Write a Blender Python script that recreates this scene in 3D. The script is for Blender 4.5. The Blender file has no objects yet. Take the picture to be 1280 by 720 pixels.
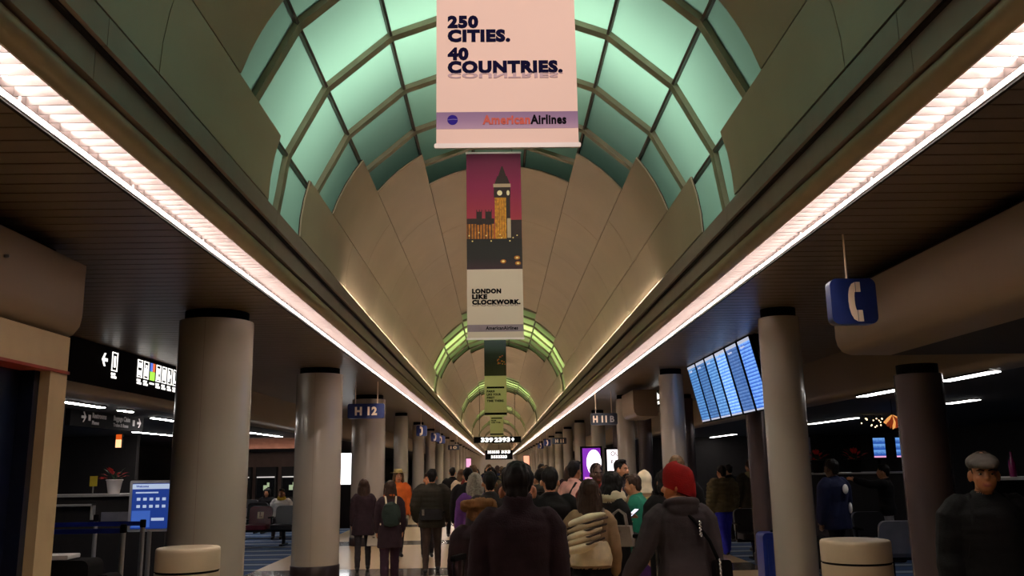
import bpy, bmesh, math, random
from mathutils import Vector, Matrix, noise
from mathutils.bvhtree import BVHTree
random.seed(7)
S = bpy.context.scene
C = S.collection
PI = math.pi

# ------------------------------------------------------------------ camera
F_PX = 1100.0
ROLL = 0.016
PITCH = math.radians(11.395)
YAW = math.radians(1.049)
cam_data = bpy.data.cameras.new('camera')
cam_data.sensor_width = 36.0
cam_data.lens = F_PX / 1280.0 * 36.0
cam_data.clip_end = 400
cam = bpy.data.objects.new('camera', cam_data)
C.objects.link(cam)
cam.matrix_world = (Matrix.Translation((-0.06, 0, 1.68)) @ Matrix.Rotation(-YAW, 4, 'Z')
                    @ Matrix.Rotation(PI / 2 + PITCH, 4, 'X') @ Matrix.Rotation(-ROLL, 4, 'Z'))
S.camera = cam

# ------------------------------------------------------------------ world and exposure
w = bpy.data.worlds.new('night')
S.world = w
w.use_nodes = True
w.node_tree.nodes['Background'].inputs[0].default_value = (0.012, 0.014, 0.02, 1)
w.node_tree.nodes['Background'].inputs[1].default_value = 0.3
S.view_settings.view_transform = 'Standard'
S.view_settings.look = 'None'
S.view_settings.exposure = 0.0
S.view_settings.gamma = 1.0
S.view_settings.use_curve_mapping = False

TUBE_POWER = 58.0          # radiance of the fluorescent tubes in the ceiling strips
COVE_POWER = 80.0           # radiance of the hidden cove tubes on the cornice ledge
SKY_POWER = (74.0, 95.0)  # lamps behind the first skylight, behind the others
LOUNGE_POWER = 14.0


def area_light(name, loc, target, sx, sy, power, col):
    d = bpy.data.lights.new(name, 'AREA')
    d.shape = 'RECTANGLE'
    d.size, d.size_y, d.energy, d.color = sx, sy, power, col
    o = bpy.data.objects.new(name, d)
    C.objects.link(o)
    o.location = loc
    o.rotation_euler = (Vector(target) - Vector(loc)).to_track_quat('-Z', 'Y').to_euler()
    return o


SKY_Y = [7.4 + 18.4 * k for k in range(7)]
for k, sy_ in enumerate(SKY_Y[:5]):
    colr = (0.95, 1.0, 0.97) if k == 0 else (0.96, 1.0, 0.70)
    p = SKY_POWER[0] if k == 0 else SKY_POWER[1]
    area_light('skylight_lamp', (0, sy_, 6.7), (0, sy_, 5.6), 0.5, 6.0, p * .36, (1.0, 1.0, 0.82))
    for sx_ in (-1, 1):
        area_light('skylight_lamp', (sx_ * 1.9, sy_, 6.25), (sx_ * 0.95, sy_, 4.9), 0.3, 4.6, p, colr)



def spot_light(name, loc, target, power, col, deg, blend=.4, size=.05):
    d = bpy.data.lights.new(name, 'SPOT')
    d.energy, d.color, d.spot_size, d.spot_blend, d.shadow_soft_size = power, col, math.radians(deg), blend, size
    o = bpy.data.objects.new(name, d)
    C.objects.link(o)
    o.location = loc
    o.rotation_euler = (Vector(target) - Vector(loc)).to_track_quat('-Z', 'Y').to_euler()
    return o


# added spots, with no fixture of their own, to brighten the two nearest banners
spot_light('added_banner_spot', (0, -1.6, 5.2), (0, 4.1, 4.35), 1150.0, (1.0, 0.84, 0.76), 27)
spot_light('added_banner_spot', (0, 6.2, 5.45), (-.07, 10.8, 4.4), 420.0, (1.0, 0.84, 0.76), 34)

# ------------------------------------------------------------------ materials


def lin(c):
    return tuple((v / 12.92 if v <= 0.04045 else ((v + 0.055) / 1.055) ** 2.4) for v in c)


def hexc(h):
    h = h.lstrip('#')
    return lin(tuple(int(h[i:i + 2], 16) / 255 for i in (0, 2, 4)))


MATS = {}


def mat(name, col, rough=0.6, metal=0.0, var=0.12, scale=6.0, bump=0.0, bscale=60.0, coat=0.0, spec=0.5):
    """Principled material with a little noise in its colour and relief."""
    if name in MATS:
        return MATS[name]
    m = bpy.data.materials.new(name)
    m.use_nodes = True
    nt = m.node_tree
    b = nt.nodes['Principled BSDF']
    c = hexc(col) if isinstance(col, str) else col
    tc = nt.nodes.new('ShaderNodeTexCoord')
    n = nt.nodes.new('ShaderNodeTexNoise')
    n.inputs['Scale'].default_value = scale
    n.inputs['Detail'].default_value = 4
    nt.links.new(tc.outputs['Object'], n.inputs['Vector'])
    r = nt.nodes.new('ShaderNodeValToRGB')
    r.color_ramp.elements[0].position = 0.3
    r.color_ramp.elements[1].position = 0.7
    r.color_ramp.elements[0].color = (*[v * (1 - var) for v in c], 1)
    r.color_ramp.elements[1].color = (*[min(1, v * (1 + var)) for v in c], 1)
    nt.links.new(n.outputs['Fac'], r.inputs['Fac'])
    nt.links.new(r.outputs['Color'], b.inputs['Base Color'])
    b.inputs['Roughness'].default_value = rough
    b.inputs['Metallic'].default_value = metal
    b.inputs['Specular IOR Level'].default_value = spec
    b.inputs['Coat Weight'].default_value = coat
    if bump:
        n2 = nt.nodes.new('ShaderNodeTexNoise')
        n2.inputs['Scale'].default_value = bscale
        nt.links.new(tc.outputs['Object'], n2.inputs['Vector'])
        bp = nt.nodes.new('ShaderNodeBump')
        bp.inputs['Strength'].default_value = bump
        bp.inputs['Distance'].default_value = 0.01
        nt.links.new(n2.outputs['Fac'], bp.inputs['Height'])
        nt.links.new(bp.outputs['Normal'], b.inputs['Normal'])
    MATS[name] = m
    return m


def glow(name, col, strength):
    """A light-giving surface (tube, backlit sign, screen)."""
    if name in MATS:
        return MATS[name]
    m = bpy.data.materials.new(name)
    m.use_nodes = True
    b = m.node_tree.nodes['Principled BSDF']
    c = hexc(col) if isinstance(col, str) else col
    b.inputs['Base Color'].default_value = (*[v * 0.5 for v in c], 1)
    b.inputs['Emission Color'].default_value = (*c, 1)
    b.inputs['Emission Strength'].default_value = strength
    MATS[name] = m
    return m


def glass_pane(name, col):
    m = bpy.data.materials.new(name)
    m.use_nodes = True
    nt = m.node_tree
    out = nt.nodes['Material Output']
    nt.nodes.remove(nt.nodes['Principled BSDF'])
    tr = nt.nodes.new('ShaderNodeBsdfTranslucent')
    tr.inputs[0].default_value = (*hexc(col), 1)
    gl = nt.nodes.new('ShaderNodeBsdfGlossy')
    gl.inputs['Roughness'].default_value = 0.25
    gl.inputs[0].default_value = (0.5, 0.5, 0.5, 1)
    mx = nt.nodes.new('ShaderNodeMixShader')
    mx.inputs[0].default_value = 0.05
    nt.links.new(tr.outputs[0], mx.inputs[1])
    nt.links.new(gl.outputs[0], mx.inputs[2])
    nt.links.new(mx.outputs[0], out.inputs[0])
    MATS[name] = m
    return m


def carpet_mat(name, a, b_, c_):
    m = mat(name, a, 0.95, var=0.25, scale=30, bump=0.4, bscale=200)
    nt = m.node_tree
    tc = [n for n in nt.nodes if n.type == 'TEX_COORD'][0]
    wv = nt.nodes.new('ShaderNodeTexWave')
    wv.bands_direction = 'Y'
    wv.inputs['Scale'].default_value = 0.35
    wv.inputs['Distortion'].default_value = 0.6
    nt.links.new(tc.outputs['Object'], wv.inputs['Vector'])
    r = nt.nodes.new('ShaderNodeValToRGB')
    r.color_ramp.interpolation = 'CONSTANT'
    r.color_ramp.elements[0].color = (*hexc(a), 1)
    r.color_ramp.elements[1].position = 0.55
    r.color_ramp.elements[1].color = (*hexc(b_), 1)
    e = r.color_ramp.elements.new(0.82)
    e.color = (*hexc(c_), 1)
    nt.links.new(wv.outputs['Color'], r.inputs['Fac'])
    nt.links.new(r.outputs['Color'], nt.nodes['Principled BSDF'].inputs['Base Color'])
    return m


def screen_mat(name, ca, cb, strength, rows=20.0, phase=0.0):
    """A lit screen of blue rows with pale lettering marks (flat print on a screen)."""
    m = bpy.data.materials.new(name)
    m.use_nodes = True
    nt = m.node_tree
    b = nt.nodes['Principled BSDF']
    tc = nt.nodes.new('ShaderNodeTexCoord')
    mp = nt.nodes.new('ShaderNodeMapping')
    mp.inputs['Location'].default_value = (phase, phase * 2, phase)
    nt.links.new(tc.outputs['Generated'], mp.inputs['Vector'])
    sp = nt.nodes.new('ShaderNodeSeparateXYZ')
    nt.links.new(mp.outputs['Vector'], sp.inputs[0])
    mu = nt.nodes.new('ShaderNodeMath')
    mu.operation = 'MULTIPLY'
    mu.inputs[1].default_value = rows
    nt.links.new(sp.outputs['Z'], mu.inputs[0])
    fr = nt.nodes.new('ShaderNodeMath')
    fr.operation = 'FRACT'
    nt.links.new(mu.outputs[0], fr.inputs[0])
    n = nt.nodes.new('ShaderNodeTexNoise')
    n.inputs['Scale'].default_value = 9
    nt.links.new(mp.outputs['Vector'], n.inputs['Vector'])
    ad = nt.nodes.new('ShaderNodeMath')
    ad.operation = 'MULTIPLY'
    nt.links.new(fr.outputs[0], ad.inputs[0])
    nt.links.new(n.outputs['Fac'], ad.inputs[1])
    r = nt.nodes.new('ShaderNodeValToRGB')
    r.color_ramp.elements[0].position = 0.12
    r.color_ramp.elements[0].color = (*hexc(ca), 1)
    r.color_ramp.elements[1].position = 0.42
    r.color_ramp.elements[1].color = (*hexc(cb), 1)
    nt.links.new(ad.outputs[0], r.inputs['Fac'])
    nt.links.new(r.outputs['Color'], b.inputs['Emission Color'])
    b.inputs['Base Color'].default_value = (0.01, 0.01, 0.02, 1)
    b.inputs['Emission Strength'].default_value = strength
    b.inputs['Roughness'].default_value = 0.2
    MATS[name] = m
    return m


def gradient_print(name, stops):
    """A printed picture: colour bands over the sheet's own height."""
    m = bpy.data.materials.new(name)
    m.use_nodes = True
    nt = m.node_tree
    b = nt.nodes['Principled BSDF']
    tc = nt.nodes.new('ShaderNodeTexCoord')
    sp = nt.nodes.new('ShaderNodeSeparateXYZ')
    nt.links.new(tc.outputs['Generated'], sp.inputs[0])
    r = nt.nodes.new('ShaderNodeValToRGB')
    while len(r.color_ramp.elements) < len(stops):
        r.color_ramp.elements.new(0.5)
    for e, (p, c) in zip(r.color_ramp.elements, stops):
        e.position = p
        e.color = (*hexc(c), 1)
    nt.links.new(sp.outputs['Z'], r.inputs['Fac'])
    nt.links.new(r.outputs['Color'], b.inputs['Base Color'])
    b.inputs['Roughness'].default_value = 0.7
    MATS[name] = m
    return m


m_vault = mat('vault_panel_paint', '#ae9b82', 0.45, var=0.06, scale=1.5)
m_backing = mat('dark_backing', '#2a211b', 0.9)
m_cornice = mat('cornice_paint', '#897870', 0.5, var=0.06)
m_roll = mat('cornice_trim_bronze', '#988a6a', 0.42, var=0.08)
m_groove = mat('groove_black', '#15100f', 0.9)
m_slat = mat('ceiling_slat_bronze', '#6e5d4e', 0.38, 0.25, var=0.10, scale=2)
m_rib = mat('skylight_rib', '#918a70', 0.5)
m_mull = mat('skylight_mullion', '#4a3c30', 0.5)
m_pane = glass_pane('teal_skylight_glass', '#bdd5c5')
m_pane2 = glass_pane('green_skylight_glass', '#cfdcb4')
m_white = mat('white_enamel', '#efe6e2', 0.5, var=0.03)
m_tube = glow('fluorescent_tube', (1.0, 0.91, 0.82), TUBE_POWER)
m_tube_inner = glow('fluorescent_tube_inner', (1.0, 0.86, 0.80), TUBE_POWER * 0.22)
m_blade = mat('louvre_blade_grey', '#7b7170', 0.45, var=0.05)
m_cove = glow('cove_tube', (1.0, 0.88, 0.72), COVE_POWER)
m_lounge_tube = glow('lounge_tube', (1.0, 0.97, 0.95), LOUNGE_POWER)
m_lounge_left = glow('lounge_tube_left', (1.0, 0.95, 0.92), LOUNGE_POWER * 2.8)
m_colshade = mat('column_shade_mauve', '#74676a', 0.24, 0.5, var=0.05, scale=1.2)  # column paint darkened to stand in for shade on the second row
m_column = mat('column_pearl_paint', '#b3a99d', 0.24, 0.15, var=0.05, scale=1.2, coat=0.25)
m_colbase = mat('column_base', '#2c1c1a', 0.4)
m_black = mat('matte_black', '#0b090a', 0.8, spec=0.1)
m_blackgloss = mat('gloss_black', '#0b0a0c', 0.25)
m_soffit = mat('bulkhead_bronze', '#84705a', 0.42, 0.15, var=0.05, scale=1)
m_cream = mat('cream_laminate', '#b59d78', 0.5, var=0.05)
m_bin = mat('bin_beige', '#b9a68c', 0.45, var=0.04)
m_red = mat('red_trim', '#8a2a12', 0.5)
m_navy = mat('navy_gloss', '#0a1026', 0.35)
m_dark = mat('dark_lounge_wall', '#231d1b', 0.8)
m_loungeceil = mat('lounge_ceiling', '#211c1c', 0.75)
m_terrazzo = mat('cream_terrazzo', '#cdb088', 0.28, var=0.12, scale=40, coat=0.3)
m_band = mat('grey_terrazzo_band', '#4d4540', 0.2, var=0.15, scale=40, coat=0.3)
m_carpet = carpet_mat('blue_carpet', '#34507c', '#22344f', '#8795a8')
m_steel = mat('brushed_steel', '#8e8a88', 0.35, 0.3, var=0.08)
m_chrome = mat('chrome', '#c8c8c8', 0.15, 1.0, var=0.02)
m_seatblack = mat('black_seat_vinyl', '#17151a', 0.35)
m_seatgrey = mat('grey_seat_shell', '#85828a', 0.3, 0.4)
m_burg = mat('burgundy_seat_vinyl', '#5e1220', 0.35)
m_blue = mat('sign_blue', '#10215a', 0.35, var=0.04)
m_ivory = mat('sign_ivory', '#f0d9bd', 0.5, var=0.02)
m_signwhite = glow('backlit_white', (1.0, 0.97, 0.92), 1.5)
m_dimtext = mat('dim_sign_lettering', '#b6aeac', 0.6)
m_wallbrown = mat('lounge_back_wall', '#75594c', 0.7)

# ------------------------------------------------------------------ mesh helpers


class MB:
    """Collects shapes, then links them as ONE mesh object."""

    def __init__(s):
        s.v, s.f, s.m = [], [], []

    def add(s, vs, fs, mi=0):
        o = len(s.v)
        s.v += [tuple(v) for v in vs]
        s.f += [tuple(i + o for i in f) for f in fs]
        s.m += [mi] * len(fs)
        return s

    def box(s, x0, x1, y0, y1, z0, z1, mi=0):
        vs = [(x, y, z) for z in (z0, z1) for y in (y0, y1) for x in (x0, x1)]
        return s.add(vs, [(0, 2, 3, 1), (4, 5, 7, 6), (0, 1, 5, 4), (2, 6, 7, 3), (0, 4, 6, 2), (1, 3, 7, 5)], mi)

    def rbox(s, x0, x1, y0, y1, z0, z1, r, mi=0, n=3, axis='y'):
        """A box whose outline across the given axis has rounded corners."""
        if axis == 'y':
            a0, a1, b0, b1 = x0, x1, z0, z1
        elif axis == 'x':
            a0, a1, b0, b1 = y0, y1, z0, z1
        else:
            a0, a1, b0, b1 = x0, x1, y0, y1
        r = min(r, (a1 - a0) / 2 - 1e-4, (b1 - b0) / 2 - 1e-4)
        pts = []
        for cx, cy, st in ((a1 - r, b1 - r, 0), (a0 + r, b1 - r, 1), (a0 + r, b0 + r, 2), (a1 - r, b0 + r, 3)):
            for k in range(n + 1):
                t = (st + k / n) * PI / 2
                pts.append((cx + r * math.cos(t), cy + r * math.sin(t)))
        c0, c1 = {'y': (y0, y1), 'x': (x0, x1), 'z': (z0, z1)}[axis]
        return s.prism(pts, c0, c1, axis, mi)

    def prism(s, pts, c0, c1, axis='y', mi=0):
        def P(p, c):
            return {'y': (p[0], c, p[1]), 'x': (c, p[0], p[1]), 'z': (p[0], p[1], c)}[axis]
        n = len(pts)
        vs = [P(p, c0) for p in pts] + [P(p, c1) for p in pts]
        fs = [tuple(range(n)), tuple(range(2 * n - 1, n - 1, -1))]
        fs += [(i, i + n, (i + 1) % n + n, (i + 1) % n) for i in range(n)]
        return s.add(vs, fs, mi)

    def lathe(s, prof, n=24, mi=0, c=(0, 0, 0)):
        """prof: (radius, z) pairs, bottom to top; capped."""
        vs, fs = [], []
        for r, z in prof:
            for k in range(n):
                t = 2 * PI * k / n
                vs.append((c[0] + r * math.cos(t), c[1] + r * math.sin(t), c[2] + z))
        for i in range(len(prof) - 1):
            for k in range(n):
                k2 = (k + 1) % n
                fs.append((i * n + k, i * n + k2, (i + 1) * n + k2, (i + 1) * n + k))
        fs.append(tuple(range(n - 1, -1, -1)))
        fs.append(tuple((len(prof) - 1) * n + k for k in range(n)))
        return s.add(vs, fs, mi)

    def tube(s, pts, radii, n=10, mi=0, caps=True, flat=None):
        """Tapered tube along points; rounded ends."""
        pts = [Vector(p) for p in pts]
        if not hasattr(radii, '__len__'):
            radii = [radii] * len(pts)
        radii = list(radii)
        if caps:
            d0 = (pts[0] - pts[1]).normalized()
            d1 = (pts[-1] - pts[-2]).normalized()
            r0, r1 = radii[0], radii[-1]
            pts = [pts[0] + d0 * r0 * .98, pts[0] + d0 * r0 * .7] + pts + [pts[-1] + d1 * r1 * .7, pts[-1] + d1 * r1 * .98]
            radii = [r0 * .15, r0 * .71] + radii + [r1 * .71, r1 * .15]
        vs, fs = [], []
        up = None
        for i, p in enumerate(pts):
            d = (pts[min(i + 1, len(pts) - 1)] - pts[max(i - 1, 0)]).normalized()
            if up is None:
                up = Vector((0, 1, 0)) if abs(d.y) < .8 else Vector((1, 0, 0))
                if flat is not None:
                    up = Vector(flat)
            a = d.cross(up).normalized()
            bb = a.cross(d).normalized()
            up = bb
            k2 = .6 if flat is not None else 1
            for k in range(n):
                t = 2 * PI * k / n
                vs.append(p + a * radii[i] * math.cos(t) + bb * radii[i] * k2 * math.sin(t))
        m = len(pts)
        for i in range(m - 1):
            for k in range(n):
                q = (k + 1) % n
                fs.append((i * n + k, i * n + q, (i + 1) * n + q, (i + 1) * n + k))
        fs.append(tuple(range(n - 1, -1, -1)))
        fs.append(tuple((m - 1) * n + k for k in range(n)))
        return s.add(vs, fs, mi)

    def loft(s, rings, n=20, mi=0, p=2.0):
        """rings: (cx, cy, cz, a, b) horizontal super-ellipses, capped."""
        vs, fs = [], []
        for cx, cy, cz, a, b in rings:
            for k in range(n):
                t = 2 * PI * k / n
                c_, s_ = math.cos(t), math.sin(t)
                vs.append((cx + a * math.copysign(abs(c_) ** (2 / p), c_), cy + b * math.copysign(abs(s_) ** (2 / p), s_), cz))
        for i in range(len(rings) - 1):
            for k in range(n):
                q = (k + 1) % n
                fs.append((i * n + k, i * n + q, (i + 1) * n + q, (i + 1) * n + k))
        fs.append(tuple(range(n - 1, -1, -1)))
        fs.append(tuple((len(rings) - 1) * n + k for k in range(n)))
        return s.add(vs, fs, mi)

    def ell(s, c, r, mi=0, n=16, M=None):
        vs, fs = [], []
        rows = n // 2
        c = Vector(c)
        for i in range(rows + 1):
            ph = PI * i / rows
            rr = max(math.sin(ph), .02)
            for k in range(n):
                t = 2 * PI * k / n
                v = Vector((r[0] * rr * math.cos(t), r[1] * rr * math.sin(t), -r[2] * math.cos(ph)))
                if M is not None:
                    v = M @ v
                vs.append(c + v)
        for i in range(rows):
            for k in range(n):
                q = (k + 1) % n
                fs.append((i * n + k, i * n + q, (i + 1) * n + q, (i + 1) * n + k))
        fs.append(tuple(range(n - 1, -1, -1)))
        fs.append(tuple(rows * n + k for k in range(n)))
        return s.add(vs, fs, mi)

    def move(s, M):
        s.v = [tuple(M @ Vector(v)) for v in s.v]
        return s

    def mesh(s, name, mats, smooth=False):
        me = bpy.data.meshes.new(name)
        me.from_pydata(s.v, [], s.f)
        for m in (mats if isinstance(mats, (list, tuple)) else [mats]):
            me.materials.append(m)
        if any(s.m):
            me.polygons.foreach_set('material_index', s.m)
        if smooth:
            me.polygons.foreach_set('use_smooth', [True] * len(me.polygons))
            try:
                me.set_sharp_from_angle(angle=math.radians(50))
            except Exception:
                pass
        me.update()
        return me

    def build(s, name, mats, parent=None, smooth=False, loc=None, rz=None):
        return put(name, s.mesh(name, mats, smooth), parent, loc, rz)


def put(name, me, parent=None, loc=None, rz=None):
    o = bpy.data.objects.new(name, me)
    C.objects.link(o)
    if parent is not None:
        o.parent = parent
    if loc is not None:
        o.location = loc
    if rz is not None:
        o.rotation_euler.z = rz
    return o


def tag(o, label=None, cat=None, group=None, kind=None):
    for k, v in (('label', label), ('category', cat), ('group', group), ('kind', kind)):
        if v:
            o[k] = v
    return o


def thing(name, label, cat, loc=(0, 0, 0), rz=0, group=None):
    o = bpy.data.objects.new(name, None)
    C.objects.link(o)
    o.location = loc
    o.rotation_euler.z = rz
    return tag(o, label, cat, group)


def structure(name, loc=(0, 0, 0)):
    o = bpy.data.objects.new(name, None)
    C.objects.link(o)
    o.location = loc
    return tag(o, kind='structure')


def copy_tree(o, parent=None):
    c = o.copy()
    C.objects.link(c)
    if parent is not None:
        c.parent = parent
    for ch in list(o.children):
        copy_tree(ch, c)
    return c


def text_mesh(s, size, m, bold=0.0, extrude=0.002, align='LEFT', sx=1.0, spacing=1.0):
    """Lettering standing in the local XZ plane, facing -Y."""
    cu = bpy.data.curves.new('lettering', 'FONT')
    cu.body = s
    cu.size = size
    cu.offset = bold
    cu.extrude = extrude
    cu.align_x = align
    cu.space_character = spacing
    cu.resolution_u = 3
    o = bpy.data.objects.new('lettering', cu)
    C.objects.link(o)
    dg = bpy.context.evaluated_depsgraph_get()
    me = bpy.data.meshes.new_from_object(o.evaluated_get(dg))
    bpy.data.objects.remove(o)
    me.transform(Matrix.Rotation(PI / 2, 4, 'X') @ Matrix.Scale(sx, 4, (1, 0, 0)))
    me.materials.clear()
    me.materials.append(m)
    return me


ORD = ['first', 'second', 'third', 'fourth', 'fifth', 'sixth', 'seventh', 'eighth', 'ninth', 'tenth', 'eleventh', 'twelfth',
       'thirteenth', 'fourteenth', 'fifteenth', 'sixteenth', 'seventeenth', 'eighteenth', 'nineteenth', 'twentieth',
       'twenty-first', 'twenty-second', 'twenty-third', 'twenty-fourth']
CEIL = 3.30
Y_END = 138.0

# ------------------------------------------------------------------ floor
fl = structure('floor')
MB().box(-14, 14, -3, Y_END + 2, -0.2, -0.06).build('floor_base', m_groove, fl)
bands = [3.5, 9.3, 15.0, 20.7, 26.6, 32.6, 38.4, 44.2]
ys = [-3.0]
for b in bands:
    ys += [b - .55, b + .55]
ys.append(50.0)
for i in range(len(ys) - 1):
    y0, y1 = ys[i], ys[i + 1]
    if i % 2:
        for x0, x1 in ((-4.2, -2.1), (-2.1, 0), (0, 2.1), (2.1, 4.2)):
            MB().box(x0 + .002, x1 - .002, y0 + .002, y1 - .002, -.06, 0).build('terrazzo_band', m_band, fl)
    else:
        n = max(1, round((y1 - y0) / 2.4))
        for k in range(n):
            a, b = y0 + (y1 - y0) * k / n, y0 + (y1 - y0) * (k + 1) / n
            for x0, x1 in ((-4.2, -2.1), (-2.1, 0), (0, 2.1), (2.1, 4.2)):
                MB().box(x0 + .002, x1 - .002, a + .002, b - .002, -.06, 0).build('terrazzo_slab', m_terrazzo, fl)
MB().box(-4.2, 4.2, 50, Y_END + 1, -.06, 0).build('terrazzo_field', m_terrazzo, fl)
for sgn in (-1, 1):
    x0, x1 = sorted((sgn * 4.2, sgn * 13.8))
    MB().box(x0, x1, -3, Y_END, -.06, -.002).build('carpet', m_carpet, fl)

# ------------------------------------------------------------------ vault
R_V, Z_V = 1.88, 3.80
CELL = 1.15
SECT = [0, 17, 38, 60, 120, 142, 163, 180]
HALF = [0.575, 1.725, 2.875, 4.025, 2.875, 1.725, 0.575]
vault = structure('ceiling')


def arc_plate(a0, a1, y0, y1, r0, r1, n):
    b = MB()
    vs, fs = [], []
    for y in (y0, y1):
        for r in (r0, r1):
            for k in range(n + 1):
                a = math.radians(a0 + (a1 - a0) * k / n)
                vs.append((r * math.cos(a), y, Z_V + r * math.sin(a)))
    m = n + 1
    I = lambda yi, ri, k: (yi * 2 + ri) * m + k
    for k in range(n):
        fs += [(I(0, 0, k), I(0, 0, k + 1), I(1, 0, k + 1), I(1, 0, k)), (I(0, 1, k), I(1, 1, k), I(1, 1, k + 1), I(0, 1, k + 1)),
               (I(0, 0, k), I(0, 1, k), I(0, 1, k + 1), I(0, 0, k + 1)), (I(1, 0, k), I(1, 0, k + 1), I(1, 1, k + 1), I(1, 1, k))]
    for k in (0, n):
        fs.append((I(0, 0, k), I(1, 0, k), I(1, 1, k), I(0, 1, k)))
    b.add(vs, fs)
    return b


for s in range(7):
    a0, a1 = SECT[s], SECT[s + 1]
    n = max(3, round((a1 - a0) / 6))
    edges = [-2.5]
    for c in SKY_Y:
        edges += [c - HALF[s], c + HALF[s]]
    edges.append(Y_END)
    ga = 0.14
    for i in range(0, len(edges) - 1, 2):
        y0, y1 = edges[i], edges[i + 1]
        arc_plate(a0, a1, y0 + .03, y1 - .03, R_V + .022, R_V + .03, n).build('panel_backing', m_backing, vault, True)
        k = max(1, round((y1 - y0) / 2.6))
        for q in range(k):
            p0, p1 = y0 + (y1 - y0) * q / k, y0 + (y1 - y0) * (q + 1) / k
            arc_plate(a0 + ga, a1 - ga, p0 + .004, p1 - .004, R_V, R_V + .014, n).build('vault_panel', m_vault, vault, True)

# skylights: each a window of the setting, with ribs, mullions and every pane its own piece
GSECT = [0, 17, 38, 60, 80, 100, 120, 142, 163, 180]
GN = [1, 2, 3, 4, 4, 4, 3, 2, 1]
for w_i, c in enumerate(SKY_Y):
    win = structure('window_%d' % (w_i + 1))
    pm = m_pane if w_i == 0 else m_pane2
    cache = {}
    for s in range(9):
        for k in range(-GN[s], GN[s]):
            a0, a1 = GSECT[s], GSECT[s + 1]
            arc_plate(a0 + .5, a1 - .5, c + k * CELL + .03, c + (k + 1) * CELL - .03, R_V + .118, R_V + .126, 1).build('pane', pm, win)
    for k in range(-4, 5):
        lo = 0 if abs(k) <= 1 else (17 if abs(k) == 2 else (38 if abs(k) == 3 else 60))
        y = c + k * CELL
        # bevelled rib: a deep arched bar
        for s in range(9):
            if GSECT[s] >= lo and GSECT[s + 1] <= 180 - lo:
                arc_plate(GSECT[s], GSECT[s + 1], y - .05, y + .05, R_V + .072, R_V + .15, 1).build('rib', m_rib, win)
    for a in GSECT[1:-1]:
        n = max(GN[i] for i in range(9) if GSECT[i] == a or GSECT[i + 1] == a)
        arc_plate(a - .36, a + .36, c - n * CELL, c + n * CELL, R_V + .075, R_V + .135, 2).build('mullion', m_mull, win)

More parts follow.
